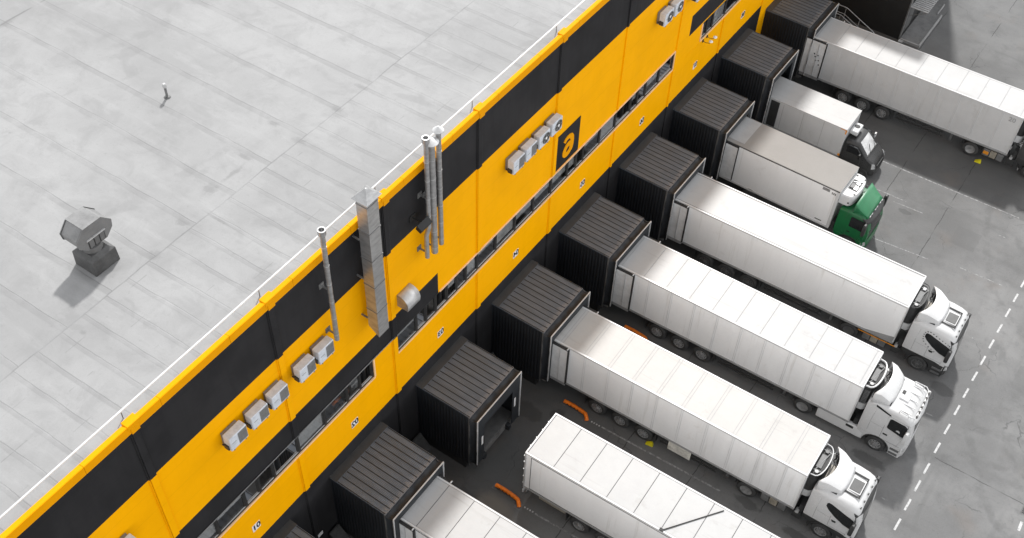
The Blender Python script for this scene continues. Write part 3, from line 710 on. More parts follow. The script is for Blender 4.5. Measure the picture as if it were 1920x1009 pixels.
# concrete ramps at the foot of the wall, wheel guides, chocks
for i, y in enumerate((3.45, 9.40, 15.35)):
    m = MB().prism([(.01,0),(.01,.9),(.10,.9),(.72,.2),(.72,0)], 'y', 0, .62)
    o = m.build('concrete_ramp', MT['ramp'], None, bevel=.02); o.location = (0.07, y, 0)
    tag(o, ['grey concrete wedge at wall foot left of dock shelter 02','grey concrete wedge at wall foot between shelters 02 and 03','grey concrete wedge at wall foot right of empty shelter'][i], 'wedge', 'concrete wedges at the wall foot')
def guide(y, lab):
    t = thing('wheel_guide', lab, 'wheel guide', (4.45,y,0), 0, 'orange wheel guides in the bays')
    MB().tube([(0,.02,.13),(.5,.03,.15),(1.05,0,.15),(1.28,-.04,.15),(1.42,-.17,.13),(1.50,-.26,.03)], .10, 12).build('pipe', MT['orange'], t, smooth=60)
    d = MB()
    for k in range(5): d.lathe([(.03,-.092),(.045,-.088),(.03,-.084)], (.25+k*.2,.0,.17), 'y', 8)
    d.build('scuff', MT['black'], t)
    MB().box(-.12,.12,-.16,.16,0,.012).build('base_plate', MT['grey_plastic'], t); MB().box(1.28,1.62,-.42,-.02,0,.012).build('base_plate', MT['grey_plastic'], t)
    return t
guide(10.17, 'orange pipe wheel guide left of the undocked trailer'); guide(16.05, 'orange pipe wheel guide between undocked trailer and next truck'); guide(21.9, 'orange pipe wheel guide half hidden between two docked trucks')
def chock(x, y, rz, lab):
    t = thing('wheel_chock', lab, 'wheel chock', (x,y,0), rz, 'yellow wheel chocks')
    MB().prism([(-.2,0),(.2,0),(.17,.06),(-.05,.2),(-.14,.2)], 'y', -.09, .09).build('wedge', MT['yellow_plastic'], t, bevel=.012)
    MB().tube([(-.12,-.05,.2),(-.12,-.05,.26),(-.12,.05,.26),(-.12,.05,.2)], .014, 8).build('handle', MT['yellow_plastic'], t)
chock(9.15, 16.42, 3.3, 'yellow wheel chock behind trailer axles beside lane line'); chock(15.25, 45.72, 3.2, 'yellow wheel chock by drive wheel of topmost truck')

# ------------------------------------------------------------------ dark annex with stairs, platform and canopy
an = thing('annex_building', 'dark annex wall past the last dock shelter', 'building', (0,54.4,0))
b = MB().box(-.5,6.6,0,9.4,0,12.3); b.build('wall', MT['dark_wall'], an)
MB().box(6.6,6.68,.0,.35,0,12.2).build('corner_trim', MT['grey_metal'], an, bevel=.01)
MB().box(6.6,6.63,.7,1.9,.16,2.3).build('door', MT['grey_plastic'], an, bevel=.01); MB().box(-.6,6.7,-.1,9.5,12.3,12.5).build('roof', MT['dark_plastic'], an)
pf = thing('loading_platform', 'low concrete platform with pale edge by the annex', 'platform', (6.68,54.3,0))
MB().box(.04,1.35,.1,4.2,0,.16).box(.04,1.05,4.2,5.6,0,.12).build('slab', MT['concrete'], pf, bevel=.01)
MB().box(1.35,1.45,.0,4.3,0,.22).box(.04,1.35,.0,.1,0,.20).box(1.05,1.12,4.3,5.7,0,.2).build('kerb', pm('kerb', .30, .7, var=.3), pf, bevel=.01)
MB().box(-.02+.05,.32,-.30,-.02,0,.16).build('drain_box', MT['steel_rail'], pf)
cn = thing('slatted_canopy', 'slatted metal canopy over the annex door', 'canopy', (6.63,54.5,0))
cm = MB()
for k in range(9): cm.box(.05,1.25,.0+k*.22,.14+k*.22,2.58,2.63)
cm.build('slat', MT['steel_rail'], cn); MB().box(.05,.1,0,1.9,2.52,2.58).box(1.18,1.23,0,1.9,2.52,2.58).build('beam', MT['grey_metal'], cn)
for yy in (.05,1.85): MB().tube([(.02,yy,1.9),(1.15,yy,2.53)], .02, 8).build('strut', MT['grey_metal'], cn)
st = thing('metal_stairs', 'grey metal stairs with tube handrail by last dock shelter', 'stairs', (0,51.0,0))
hr = MB(); 
for s_ in (0,1.0):
    hr = MB()
    hr.tube([(.9,s_,2.50),(2.0,s_,2.50),(3.27,s_,2.50),(5.36,s_,1.52),(5.48,s_,1.42),(5.46,s_,1.28)], .03, 8)
    hr.tube([(.9,s_,1.98),(3.20,s_,1.98),(5.30,s_,.98)], .022, 8)
    for x, z0, z1 in ((3.22,1.38,2.48),(4.3,.85,2.0),(5.28,.30,1.54),(2.1,1.38,2.48),(1.0,1.38,2.48)): hr.tube([(x,s_,z0),(x,s_,z1)], .022, 8)
    hr.build('handrail', MT['steel_rail'], st, smooth=60)
    MB().prism([(3.2,1.42),(5.6,.27),(5.6,.05),(5.45,.05),(3.2,1.2)], 'y', s_-.025, s_+.025).build('stringer', MT['steel_rail'], st)
for k in range(7): MB().box(3.25+k*.32,3.55+k*.32,.03,.97,1.22-k*.19,1.25-k*.19).build('tread', MT['grey_plastic'], st)
MB().box(.02,3.24,0,1.0,1.34,1.40).box(.1,.2,.1,.9,0,1.34).box(3.0,3.1,.1,.9,0,1.34).build('landing', MT['grey_plastic'], st)
mh = MB().box(0,.7,-.35,.35,0,.012,0)
for k in range(6): mh.box(.06,.64,-.29+k*.105,-.22+k*.105,.012,.02,1)
o = mh.build('drain_grate', [MT['grey_plastic'], MT['black']]); o.location = (25.18,23.7,0); tag(o, 'square drain grate in yard at right edge', 'drain')
# ------------------------------------------------------------------ vehicles (local frame: x forward, y left side seen from behind is +, near side to the camera is -y)
WC = {}
def wheel(parent, x, s_, yo, r=.5, w=.32, rimmat='rim', dual=False):
    key = (r, w, rimmat, dual)
    if key not in WC:
        ww = .62 if dual else w
        t = MB().lathe([(.28*2*r,.03),(.31*2*r,.0),(.44*2*r,.0),(.485*2*r,.03),(r,.07),(r,w-.06),(.97*r,w-.01),(.6*r,w)], (0,0,0), 'y', 36)
        if dual: t.lathe([(.6*r,.33),(.97*r,.34),(r,.38),(r,.58),(.97*r,.62),(.5*r,.62)], (0,0,0), 'y', 36)
        for k in range(36):
            a = 2*pi*k/36; t.add([((r+.004)*cos(a+da), yy, (r+.004)*sin(a+da)) for da in (-.03,.03) for yy in (.075,w-.065)], [(0,1,3,2)])
        to = t.build('wheel', MT['tyre'], None)
        d0 = .10 if dual else .0
        rm = MB()
        if dual: rm.lathe([(.57*r,.01),(.60*r,.0),(.54*r,.03),(.50*r,.13),(.24*r,.15),(.22*r,.06),(.02,.05)], (0,0,0), 'y', 28)
        else: rm.lathe([(.57*r,.01),(.60*r,-.004),(.55*r,.02),(.50*r,.05),(.40*r,.02),(.25*r,.01),(.22*r,-.05),(.02,-.06)], (0,0,0), 'y', 28)
        for k in range(10):
            a = 2*pi*k/10; rad = .33*r; yy = .13 if dual else .0
            rm.lathe([(.025,yy-.03),(.025,yy+.03)], (rad*cos(a),0,rad*sin(a)), 'y', 6)
        for k in range(10):
            a = 2*pi*(k+.5)/10; rad = .45*r; yy = .118 if dual else .006
            rm.lathe([(.03,yy),(.03,yy+.02)], (rad*cos(a),0,rad*sin(a)), 'y', 8, 1)
        rm.build('rim', [MT[rimmat], MT['black']], to)
        WC[key] = to; o = to
        first = True
    else:
        o = copy_tree(WC[key])
    o.parent = parent; o.location = (x, s_*yo, r)
    o.rotation_euler = (0, random.uniform(0, 2), 0) if s_ < 0 else (0, random.uniform(0,2), pi)
    if s_ < 0: pass
    return o

def trailer(t, L=13.6, W=2.55, H=4.0, zb=1.18, side='trailer_side', roofmat='trailer_roof', seams='rails', axles=(3.2,4.5,5.8), pitch=1.28, doors=True, rim='rim', legs=True, side_rib=True):
    h = W/2
    b = MB().box(0, L, -h+.012, h-.012, zb, H-.025)
    if side_rib:
        x = .9
        while x < L-.5:
            for dx in (0, .085):
                for s_ in (-1,1): b.box(x+dx, x+dx+.022, s_*(h-.004)-.008, s_*(h-.004)+.006, zb+.06, H-.11, 1)
            x += pitch
    b.build('cargo_box', [MT[side], MT['side_seam']], t)
    if not side_rib and seams == 'black':
        ln = MB()
        for s_ in (-1,1):
            ln.box(.30, L-.15, s_*(h-.006)-.01, s_*(h-.006)+.01, H-.17, H-.145); ln.box(.30, .325, s_*(h-.006)-.01, s_*(h-.006)+.01, zb+.10, H-.17); ln.box(.30, L-.15, s_*(h-.006)-.01, s_*(h-.006)+.01, zb+.08, zb+.10)
        ln.build('side_frame_joint', MT['seam'], t)
    # roof sheets
    r = MB()
    e = .085
    if seams == 'black':       # separate sheets with open dark joints
        x = .06; k = 0
        MB().box(.03, L-.03, -h+.03, h-.03, H-.03, H-.022).build('roof_joint', MT['seam'], t)
        while x < L-.1:
            x1 = min(x+pitch, L-.06); r.box(x+.016, x1-.016, -h+e+.012, h-e-.012, H-.022, H-.004); x = x1
    elif seams == 'grey':
        MB().box(.03, L-.03, -h+.03, h-.03, H-.03, H-.020).build('roof_joint', MT['seam_soft'], t)
        x = .55; r.box(.04, .542, -h+e+.008, h-e-.008, H-.02, H-.004)
        while x < L-.1:
            x1 = min(x+pitch, L-.06); r.box(x+.015, x1-.015, -h+e+.008, h-e-.008, H-.02, H-.004); x = x1
    elif seams == 'double':
        r.box(.04, L-.04, -h+e, h-e, H-.024, H-.006)
        x = .8; sm = MB()
        while x < L-.3:
            for dx in (0,.14): sm.box(x+dx, x+dx+.026, -h+e+.01, h-e-.01, H-.0058, H-.002)
            x += pitch
        sm.build('roof_seam', MT['seam_soft'], t)
    else:
        r.box(.02, L-.02, -h+e, h-e, H-.024, H-.004)
    r.build('roof', MT[roofmat], t)
    rl = MB()
    for s_ in (-1,1):
        y0, y1 = sorted((s_*(h-e), s_*(h+.006))); rl.box(0, L, y0, y1, H-.10, H+.008)
    rl.box(L-.07, L+.004, -h+e, h-e, H-.10, H+.006); rl.box(-.004, .04, -h+e, h-e, H-.10, H+.006)
    rl.build('top_rail', MT['trailer_rail'], t, bevel=.012)
    if seams == 'smooth':
        gk = MB()
        for s_ in (-1,1): gk.box(.05, L-.08, s_*(h-e-.02)-.012, s_*(h-e-.02)+.012, H-.003, H+.003)
        gk.build('roof_gasket', MT['seam'], t)
    bt = MB()
    for s_ in (-1,1):
        y0, y1 = sorted((s_*(h-.05), s_*(h+.004))); bt.box(0, L, y0, y1, zb-.09, zb+.05)
    bt.box(L-.05, L+.004, -h+.05, h-.05, zb-.09, zb+.05)
    bt.build('bottom_rail', MT['bottom_rail'], t, bevel=.01)
    cp = MB()
    for s_ in (-1,1): cp.box(L-.05, L+.012, s_*(h-.02)-.035, s_*(h-.02)+.035, zb+.05, H-.10)
    cp.build('corner_post', MT['trailer_rail'], t, bevel=.012)
    if doors:                   # both rear doors swung back flat against the sides
        for s_ in (-1,1):
            y0, y1 = sorted((s_*(h+.05), s_*(h+.12)))
            d = MB().box(.06, 1.36, y0, y1, zb+.10, H-.12).build('rear_door', MT['door_leaf'], t, bevel=.015)
            gk = MB(); ya, yb = sorted((s_*(h+.03), s_*(h+.15)))
            gk.box(.02, 1.40, ya, yb, H-.12, H-.05); gk.box(1.36, 1.41, ya, yb, zb+.1, H-.12)
            gk.build('door_seal', MT['gasket'], d)
            lk = MB()
            for xx in (.4, .95): lk.tube([(xx,s_*(h+.145),zb+.16),(xx,s_*(h+.145),H-.2)], .016, 6)
            lk.cyl((1.34, H-.03), .035, 'y', *sorted((s_*(h+.02), s_*(h+.16))), 8)
            lk.build('lock_rod', MT['galv_light'], d)
            y0, y1 = sorted((s_*(h+.05), s_*(h+.10))); MB().box(.06,1.36,y0,y1,zb-.12,zb+.095).build('door_kick_plate', MT['bottom_rail'], d)
    else:
        for s_ in (-1,1):
            y0, y1 = sorted((s_*.006, s_*(h-.05)))
            d = MB().box(-.06, -.004, y0, y1, zb+.06, H-.13).build('rear_door', MT['door_leaf'], t, bevel=.012)
            lk = MB()
            for yy in (.25, .75): lk.tube([(-.085,s_*yy,zb+.0),(-.085,s_*yy,H-.1)], .018, 6)
            lk.build('lock_rod', MT['galv_light'], d)
            hg = MB()
            for zz in (zb+.3, zb+.85, zb+1.45, zb+2.05, zb+2.55): hg.box(-.06,.02,s_*(h+.0)-.018,s_*(h+.0)+.018,zz,zz+.06)
            hg.build('hinge', MT['galv_light'], d)
        MB().box(-.03,.0,-h,h,H-.12,H+.012).box(-.035,.05,-h-.008,-h+.07,zb-.09,H).box(-.035,.05,h-.07,h+.008,zb-.09,H).build('rear_frame', MT['galv_light'], t, bevel=.01)
    ch = MB()
    for s_ in (-.5,.5): ch.box(.3, L-.6, s_-.07, s_+.07, zb-.45, zb-.09)
    for x in (.4,1.6,2.6,3.9,5.1,6.5,8,9.5,11.5): ch.box(x, x+.08, -h+.1, h-.1, zb-.28, zb-.09)
    ch.build('chassis', MT['chassis'], t)
    MB().box(.02,.14,-1.2,1.2,.55,.68).box(.1,.2,-.6,-.5,.68,zb-.1).box(.1,.2,.5,.6,.68,zb-.1).build('rear_bumper', MT['grey_plastic'], t, bevel=.01)
    for a in axles:
        MB().tube([(a,-1.1,.5),(a,1.1,.5)], .075, 10).build('axle', MT['chassis'], t)
        for s_ in (-1,1):
            wheel(t, a, s_, 1.245, .5, .34, rim)
    for a in (axles[0]-.68, axles[-1]+.66):
        for s_ in (-1,1): MB().box(a-.015, a+.015, s_*1.08-.15, s_*1.08+.15, .32, 1.0).build('mud_flap', MT['dark_plastic'], t)
    if legs:
        for s_ in (-1,1):
            MB().box(10.15,10.28,s_*.9-.06,s_*.9+.06,.34,zb-.09).box(10.05,10.38,s_*.9-.11,s_*.9+.11,.30,.34).build('landing_leg', MT['grey_plastic'], t)
        for s_ in (-1,1):
            sg = MB()
            for z in (.55,.80): sg.box(axles[-1]+.9, 9.7, s_*1.2-.015, s_*1.2+.015, z, z+.11)
            for x in (axles[-1]+1.0, 9.5): sg.box(x, x+.06, s_*1.18-.02, s_*1.18+.01, .55, zb-.09)
            sg.build('side_guard', MT['chassis'], t)
    return t

def fridge_unit(t, x0, zlo, zhi, hw=.93, dp=.50, style=0):
    n = 14
    def ring(z, sc=1.0, off=0):
        pts = [(x0, -hw*sc)] + [(x0+off+dp*sc*sin(pi*k/n)**.55, -hw*sc*cos(pi*k/n)) for k in range(1,n)] + [(x0, hw*sc)]
        return [(px,py,z) for px,py in pts]
    zm = zlo + .55
    MB().loft([ring(zlo,.86),ring(zlo+.06,.97),ring(zm-.03,1.0),ring(zm,.99)]).build('fridge_shroud', MT['white_gloss'], t)
    gm = MB().loft([ring(zm+.004,.96),ring(zhi-.12,.96)]); gm.build('fridge_grille', MT['dark_plastic'], t)
    if style == 1:
        sl = MB()
        for k in range(9): sl.box(x0+.05, x0+.30, -hw-.01, -hw+.10, zm+.1+k*.11, zm+.15+k*.11)
        sl.build('fridge_slat', MT['grey_metal'], t)
    MB().loft([ring(zhi-.118,.86),ring(zhi-.10,.86)]).build('fridge_top', MT['black'], t)
    rm = MB().tube([(p[0]+.01,p[1],zhi-.03) for p in ring(0,1.0)[0:]], .045 if style == 1 else .026, 8); rm.build('fridge_rim', MT['white_gloss'] if style != 2 else MT['dark_plastic'], t, smooth=60)
    inn = MB()
    inn.box(x0+.05,x0+.30,-.42,.35,zhi-.10,zhi-.05,0)
    for yy in (-.62,.60): inn.tube([(x0+.02,yy,zhi-.05),(x0+dp*.85,yy*.95,zhi-.05)], .018, 6, 1)
    inn.tube([(x0+.1,-.6,zhi-.08),(x0+.35,.5,zhi-.06)], .03, 8, 1); inn.cyl((x0+.2,-.66), .09, 'z', zhi-.10, zhi-.03, 14, 1); inn.box(x0+.12,x0+.26,.48,.66,zhi-.09,zhi-.03, 2 if style==2 else 0)
    inn.build('fridge_machinery', [MT['grey_plastic'], MT['grey_metal'], MT['white_gloss']], t)

def cab_section(x, w, z0, z1, r, wt=None, n=6):
    wt = w-.07 if wt is None else wt
    pts = [(x,-w,z0), (x,-w,z0+(z1-z0)*.5)]
    for k in range(n+1):
        a = pi/2*k/n; pts.append((x, -wt + r - r*cos(a), z1 - r + r*sin(a)))
    return pts + [(p[0],-p[1],p[2]) for p in reversed(pts)]

def side_poly(mb, poly, s_, y, th, m=0):
    y0, y1 = sorted((s_*y, s_*(y+th))); mb.prism(poly, 'y', y0, y1, m)

def tractor(t, X, style, paint='white_gloss', low='dark_plastic', axle=1.05, drive=-2.75, rim='rim'):
    """cab with its rear wall at x = X; front bumper at X+2.4"""
    def T(v): return (v[0]+X, v[1], v[2])
    hw = 1.245
    st = {'round': [(0,hw-.04,1.22,3.18,.16),(.06,hw-.01,1.22,3.26,.20),(.5,hw,1.22,3.33,.26),(1.3,hw,1.22,3.34,.30),(1.75,hw,1.22,3.30,.34),(2.02,hw-.01,1.15,3.20,.34),(2.17,hw-.04,1.15,3.04,.30),(2.26,hw-.08,1.15,2.84,.24),(2.335,hw-.12,1.15,2.45,.18),(2.40,hw-.15,1.15,2.05,.14),(2.43,hw-.17,1.15,1.72,.10)],
          'flat':  [(0,hw-.03,1.10,3.20,.08),(.06,hw,1.10,3.26,.12),(.6,hw,1.10,3.28,.16),(1.4,hw,1.10,3.26,.18),(1.85,hw,1.10,3.20,.2),(2.06,hw-.01,1.10,3.10,.22),(2.18,hw-.04,1.10,2.96,.22),(2.26,hw-.08,1.10,2.74,.2),(2.33,hw-.12,1.10,2.35,.16),(2.39,hw-.14,1.10,2.0,.12),(2.42,hw-.16,1.10,1.7,.10)],
          'day':   [(0,hw-.02,1.10,2.72,.10),(.06,hw,1.10,2.78,.14),(.7,hw,1.10,2.82,.16),(1.15,hw,1.10,2.82,.18),(1.42,hw-.01,1.10,2.76,.2),(1.55,hw-.03,1.10,2.60,.2),(1.65,hw-.06,1.10,2.40,.18),(1.77,hw-.09,1.10,2.05,.14),(1.87,hw-.12,1.10,1.65,.10)]}[style]
    F = {'round':2.385, 'flat':2.39, 'day':1.85}[style]
    fr_ = [(q[3], q[0]) for q in st[::-1]]
    def xfront(z):
        for (za,xa),(zb_,xb) in zip(fr_, fr_[1:]):
            if za <= z <= zb_: return xa+(xb-xa)*(z-za)/(zb_-za)
        return fr_[0][1]
    m = MB().loft([[T(p) for p in cab_section(*q)] for q in st])
    cab = m.build('cab', MT[paint], t, smooth=42)
    zt = st[3][3]
    # lower body sides with wheel arch, front module
    rr = .64; ac = axle
    arch = [(ac+rr*cos(a), .5+rr*sin(a)) for a in [pi*k/16 for k in range(17)]]
    zl = st[0][2]
    for s_ in (-1,1):
        lo = MB()
        poly = [(.04,zl),(.04,.95),(ac-rr-.10,.80),(ac-rr-.08,.55)] + list(reversed(arch))[0:0] + [(ac-rr,.5)] + list(reversed(arch))[1:-1] + [(ac+rr,.5),(ac+rr+.02,.34),(F-.10,.32),(F-.06,.6),(F-.10,zl)]
        for a_ in range(len(poly)): poly[a_] = (poly[a_][0]+X, poly[a_][1])
        side_poly(lo, poly, s_, hw-.16, .15); lo.build('lower_panel', MT[low], t, bevel=.02)
        fd = MB(); 
        secs = []
        for a in [pi*k/14 - .12 + .24*k/14 for k in range(15)]:
            c_, s2 = cos(a), sin(a)
            secs.append([(X+ac+c_*(rr-.035), s_*(hw-.16), .5+s2*(rr-.035)), (X+ac+c_*(rr+.03), s_*(hw-.16), .5+s2*(rr+.03)), (X+ac+c_*(rr+.03), s_*(hw+.012), .5+s2*(rr+.03)), (X+ac+c_*(rr-.035), s_*(hw+.012), .5+s2*(rr-.035))])
        fd.loft(secs); fd.build('fender', MT['dark_plastic'], t)
        sp = MB()
        for z in (.42, .72): sp.box(X+ac+rr+.06, X+F-.18, *sorted((s_*(hw-.02), s_*(hw+.02))), z, z+.14)
        sp.build('step', MT['grey_plastic'], t, bevel=.012)
        wheel(t, X+ac, s_, 1.225, .5, .32, rim)
    fp = MB(); 
    fs = []
    for z, d in ((.32,.0),(.38,.05),(.75,.06),(1.12,.04)):
        fs.append([(X+F-.5,-hw+.02,z),(X+F-.14+d,-hw+.06,z),(X+F-.02+d,-hw+.26,z),(X+F+.03+d,-.6,z),(X+F+.04+d,0,z),(X+F+.03+d,.6,z),(X+F-.02+d,hw-.26,z),(X+F-.14+d,hw-.06,z),(X+F-.5,hw-.02,z)])
    fp.loft(fs); fp.build('bumper', MT[low if style != 'flat' else paint], t, smooth=50)
    gr = MB().box(X+F-.05,X+F+.03,-.85,.85,1.13,1.75); gr.build('grille', MT['dark_plastic'], t, bevel=.03)
    for s_ in (-1,1):
        MB().loft([[(X+F-.20,s_*(hw-.035),.78),(X+F+.02,s_*(hw-.22),.78),(X+F-.02,s_*(hw-.24),1.05),(X+F-.2,s_*(hw-.035),1.08)],[(X+F-.16,s_*(hw+.005),.80),(X+F+.07,s_*(hw-.20),.80),(X+F+.03,s_*(hw-.22),1.03),(X+F-.16,s_*(hw+.005),1.06)]]).build('headlight', MT['headlamp'], t, bevel=.01)
        # corner deflector panel in front of the door
        MB().prism([(X+F-.40,1.14),(X+F-.12,1.14),(X+F-.11,1.80),(X+F-.28,1.84)], 'y', *sorted((s_*(hw-.06), s_*(hw+.014)))).build('corner_panel', MT[paint], t, bevel=.03)
    # windscreen follows the front of the shell, 12 mm proud
    z0, z1 = 1.76, {'round':2.86,'flat':2.80,'day':2.46}[style]
    zz_ = [z0+(z1-z0)*k/5 for k in range(6)]
    ws = []
    for k in range(15):
        v = -1+2*k/14; row = []
        for z in zz_:
            bow = -.16*abs(v)**4; row.append((X+xfront(z)+.016+bow, v*(hw-.075), z))
        ws.append(row + [(a-.08,b*.97,c) for a,b,c in reversed(row)])
    MB().loft(ws).build('windscreen', MT['glass'], t, smooth=50)
    # side windows, doors, handles, mirrors
    if style == 'round':
        win = [(.80,2.78),(.86,2.86),(1.0,2.86),(1.45,2.72),(1.95,2.56),(2.14,2.46),(2.18,2.0),(2.10,1.86),(1.75,1.92),(1.30,2.16),(.95,2.42),(.80,2.60)]
        door = [(1.16,1.30),(1.18,2.9),(2.06,2.62),(2.09,1.30)]
        hnd = [(1.24,1.86),(1.46,1.86),(1.44,1.74),(1.30,1.72),(1.24,1.80)]
    elif style == 'flat':
        win = [(1.24,2.72),(1.34,2.78),(1.95,2.74),(2.12,2.62),(2.14,1.98),(2.02,1.92),(1.30,2.08),(1.24,2.14)]
        door = [(1.12,1.14),(1.14,2.88),(2.10,2.82),(2.13,1.14)]
        hnd = [(1.2,1.62),(1.42,1.62),(1.42,1.52),(1.2,1.52)]
    else:
        win = [(.74,2.48),(.82,2.54),(1.42,2.52),(1.62,2.42),(1.60,1.84),(.78,1.86),(.74,1.9)]
        door = [(.66,1.14),(.66,2.62),(1.55,2.60),(1.66,1.14)]
        hnd = [(.74,1.50),(.92,1.50),(.92,1.42),(.74,1.42)]
    def ysurf(z):   # half width of the shell at height z (tumblehome)
        w_, za, zb_ = hw, st[3][2], st[3][3]; mid = za+(zb_-za)*.5; r_ = st[3][4]
        return w_ if z < mid else w_ - .07*min(1,(z-mid)/(zb_-r_-mid))
    for s_ in (-1,1):
        def skin(poly, lo, hi, name, mat, bevel=0):
            mb = MB(); n = len(poly)
            mb.add([(X+x, s_*(ysurf(z)+lo), z) for x,z in poly]+[(X+x, s_*(ysurf(z)+hi), z) for x,z in poly], [list(range(n))[::-1], list(range(n,2*n))]+[(i,(i+1)%n,n+(i+1)%n,n+i) for i in range(n)])
            return mb.build(name, mat, t, bevel=bevel)
        skin(win, -.03, .010, 'side_window', MT['glass'])
        dm = MB(); pts = [(X+x, s_*(ysurf(z)+.001), z) for x,z in door]
        mid = (door[1][0], 2.2)
        pts = [(X+door[0][0], s_*(hw+.001), door[0][1]), (X+door[0][0], s_*(ysurf(2.1)+.001), 2.1), (X+door[1][0], s_*(ysurf(door[1][1])+.001), door[1][1]), (X+door[2][0], s_*(ysurf(door[2][1])+.001), door[2][1]), (X+door[3][0], s_*(ysurf(2.1)+.001), 2.1), (X+door[3][0], s_*(hw+.001), door[3][1])]
        if style == 'round': dm.tube(pts[0:2], .007, 4); dm.tube(pts[4:6], .007, 4); dm.tube([pts[0],pts[5]], .007, 4)
        else: dm.tube(pts+[pts[0]], .007, 4)
        dm.tube([(X+.46, s_*(hw-.0), 1.3),(X+.46, s_*(ysurf(2.2)), 2.2),(X+.5, s_*(ysurf(2.9)), 2.9)], .006, 4)
        if style != 'day': dm.tube([(X+.5, s_*(hw), 1.98),(X+1.14, s_*(hw), 1.92)], .005, 4)
        dm.build('door_gap', MT['seam'], t)
        skin(hnd, -.02, .012, 'door_handle', MT['black'])
        mr = MB(); mx = X+F-.20
        mr.tube([(mx-.05, s_*(hw-.03), 2.62),(mx+.02, s_*(hw+.16), 2.58)], .02, 6); mr.tube([(mx-.05, s_*(hw-.03), 1.86),(mx+.02, s_*(hw+.16), 1.90)], .02, 6)
        mr.loft([[(mx-.06,s_*(hw+.10),1.80),(mx+.06,s_*(hw+.10),1.80),(mx+.06,s_*(hw+.30),1.80),(mx-.06,s_*(hw+.30),1.80)],[(mx-.09,s_*(hw+.08),1.9),(mx+.10,s_*(hw+.08),1.9),(mx+.10,s_*(hw+.33),1.9),(mx-.09,s_*(hw+.33),1.9)],[(mx-.09,s_*(hw+.08),2.55),(mx+.10,s_*(hw+.08),2.55),(mx+.10,s_*(hw+.33),2.55),(mx-.09,s_*(hw+.33),2.55)],[(mx-.05,s_*(hw+.11),2.64),(mx+.05,s_*(hw+.11),2.64),(mx+.05,s_*(hw+.29),2.64),(mx-.05,s_*(hw+.29),2.64)]])
        mr.build('mirror', MT['white_gloss'] if style == 'flat' else MT['dark_plastic'], t, bevel=.02)
    # sun visor
    vs = []
    vx, vz = (xfront(2.86)+.03, 2.90) if style == 'round' else (xfront(2.78)+.06, 2.84) if style == 'flat' else (xfront(2.46)+.03, 2.50)
    for k in range(13):
        v = -1+2*k/12; y = v*(hw-.08); bow = -.20*abs(v)**3
        if style == 'day': vs.append([(X+vx-.12+bow,y,vz+.20),(X+vx+.20+bow,y,vz+.06),(X+vx+.22+bow,y,vz-.10),(X+vx-.02+bow,y,vz-.06)]); continue
        vs.append([(X+vx-.10+bow,y,vz+.10),(X+vx+.08+bow,y,vz-.02),(X+vx+.085+bow,y,vz-.10),(X+vx-.02+bow,y,vz-.10)])
    MB().loft(vs).build('sun_visor', MT['white_gloss'] if style == 'flat' else MT['dark_plastic'], t, smooth=60)
    # roof air deflector: an open-backed shell
    if style in ('round', 'flat'):
        if style == 'round': xf, wf, wr, hr, xs, xm, drop = 1.24, .70, 1.06, .50, .08, .46, .34
        else: xf, wf, wr, hr, xs, xm, drop = 1.02, .84, 1.10, .60, .10, .42, .08
        rows = []; NR = 9
        cols = [-1.10,-1.06,-1.0,-.9,-.7,-.45,-.2,0,.2,.45,.7,.9,1.0,1.06,1.10]
        for a in range(NR):
            q = a/(NR-1); row = []
            for c_ in cols:
                v = min(1, abs(c_)); xr = xs + (xm-xs)*(1-v**2.2); x = xf + (xr-xf)*q - .10*v**3*(1-q)
                w_ = wf + (wr-wf)*min(1,(xf-x)/(xf-xs))**.8; y = (1 if c_ > 0 else -1)*v*w_ if c_ else 0
                ztop = zt + .02 + hr*min(1,(xf-x)/(xf-xm))**.75*(1-.10*v**3) if v < 1 else zt + .02 + hr*min(1,(xf-x)/(xf-xm))**.75*.86
                over = abs(c_)-1
                if over > 0:
                    base = max(zt-.34, zt + .0 - drop*min(1,(xf-x)/.7))
                    k_ = min(1, over/.10); ztop = ztop + (base-ztop)*(k_ if k_ == 1 else .35); y += (1 if c_ > 0 else -1)*.07*k_
                row.append((X+x, y, ztop))
            rows.append(row)
        n = len(cols); mb = MB()
        mb.add([p for r in rows for p in r], [(a*n+i,a*n+i+1,(a+1)*n+i+1,(a+1)*n+i) for a in range(len(rows)-1) for i in range(n-1)])
        mb.build('air_deflector', MT[paint], t, solid=.03, smooth=40)
        # braces and floor seen from behind
        inn = MB().box(X+.05, X+.98, -.96, .96, zt-.06, zt+.012, 0)
        inn.box(X+.20, X+.62, -.55, .35, zt+.013, zt+.03, 1)
        for yy in (-.6,.6): inn.tube([(X+.18,yy,zt+.02),(X+.30,yy,zt+.45)], .025, 6, 2); inn.tube([(X+.7,yy,zt+.02),(X+.26,yy,zt+.42)], .02, 6, 2)
        inn.tube([(X+.3,-.95,zt+.40),(X+.3,.95,zt+.40)], .025, 6, 2)
        inn.build('deflector_brace', [MT['dark_plastic'], MT['tan_metal'] if style == 'round' else MT['grey_plastic'], MT['black']], t)
    if style == 'round':
        # skirt panel behind the cab sides
        MB().box(X+1.31, X+1.81, -.36, .30, zt-.04, zt+.035).build('roof_hatch', MT['hatch_dark'], t, bevel=.02)
        hm = MB().box(X+1.28, X+1.86, -.42, .42, zt-.05, zt+.018); hm.build('hatch_surround', MT['white_gloss'], t, bevel=.015)
        hb = MB()
        for yy in (-.56,.56): hb.prism([(X+1.20,zt+.02),(X+1.90,zt-.01),(X+1.90,zt+.025),(X+1.20,zt+.055)], 'y', yy-.036, yy+.036)
        hb.prism([(X+1.83,zt-.02),(X+1.90,zt-.02),(X+1.90,zt+.03),(X+1.86,zt+.035)], 'y', -.522, .522)
        hb.build('roof_bar', MT['black'], t)
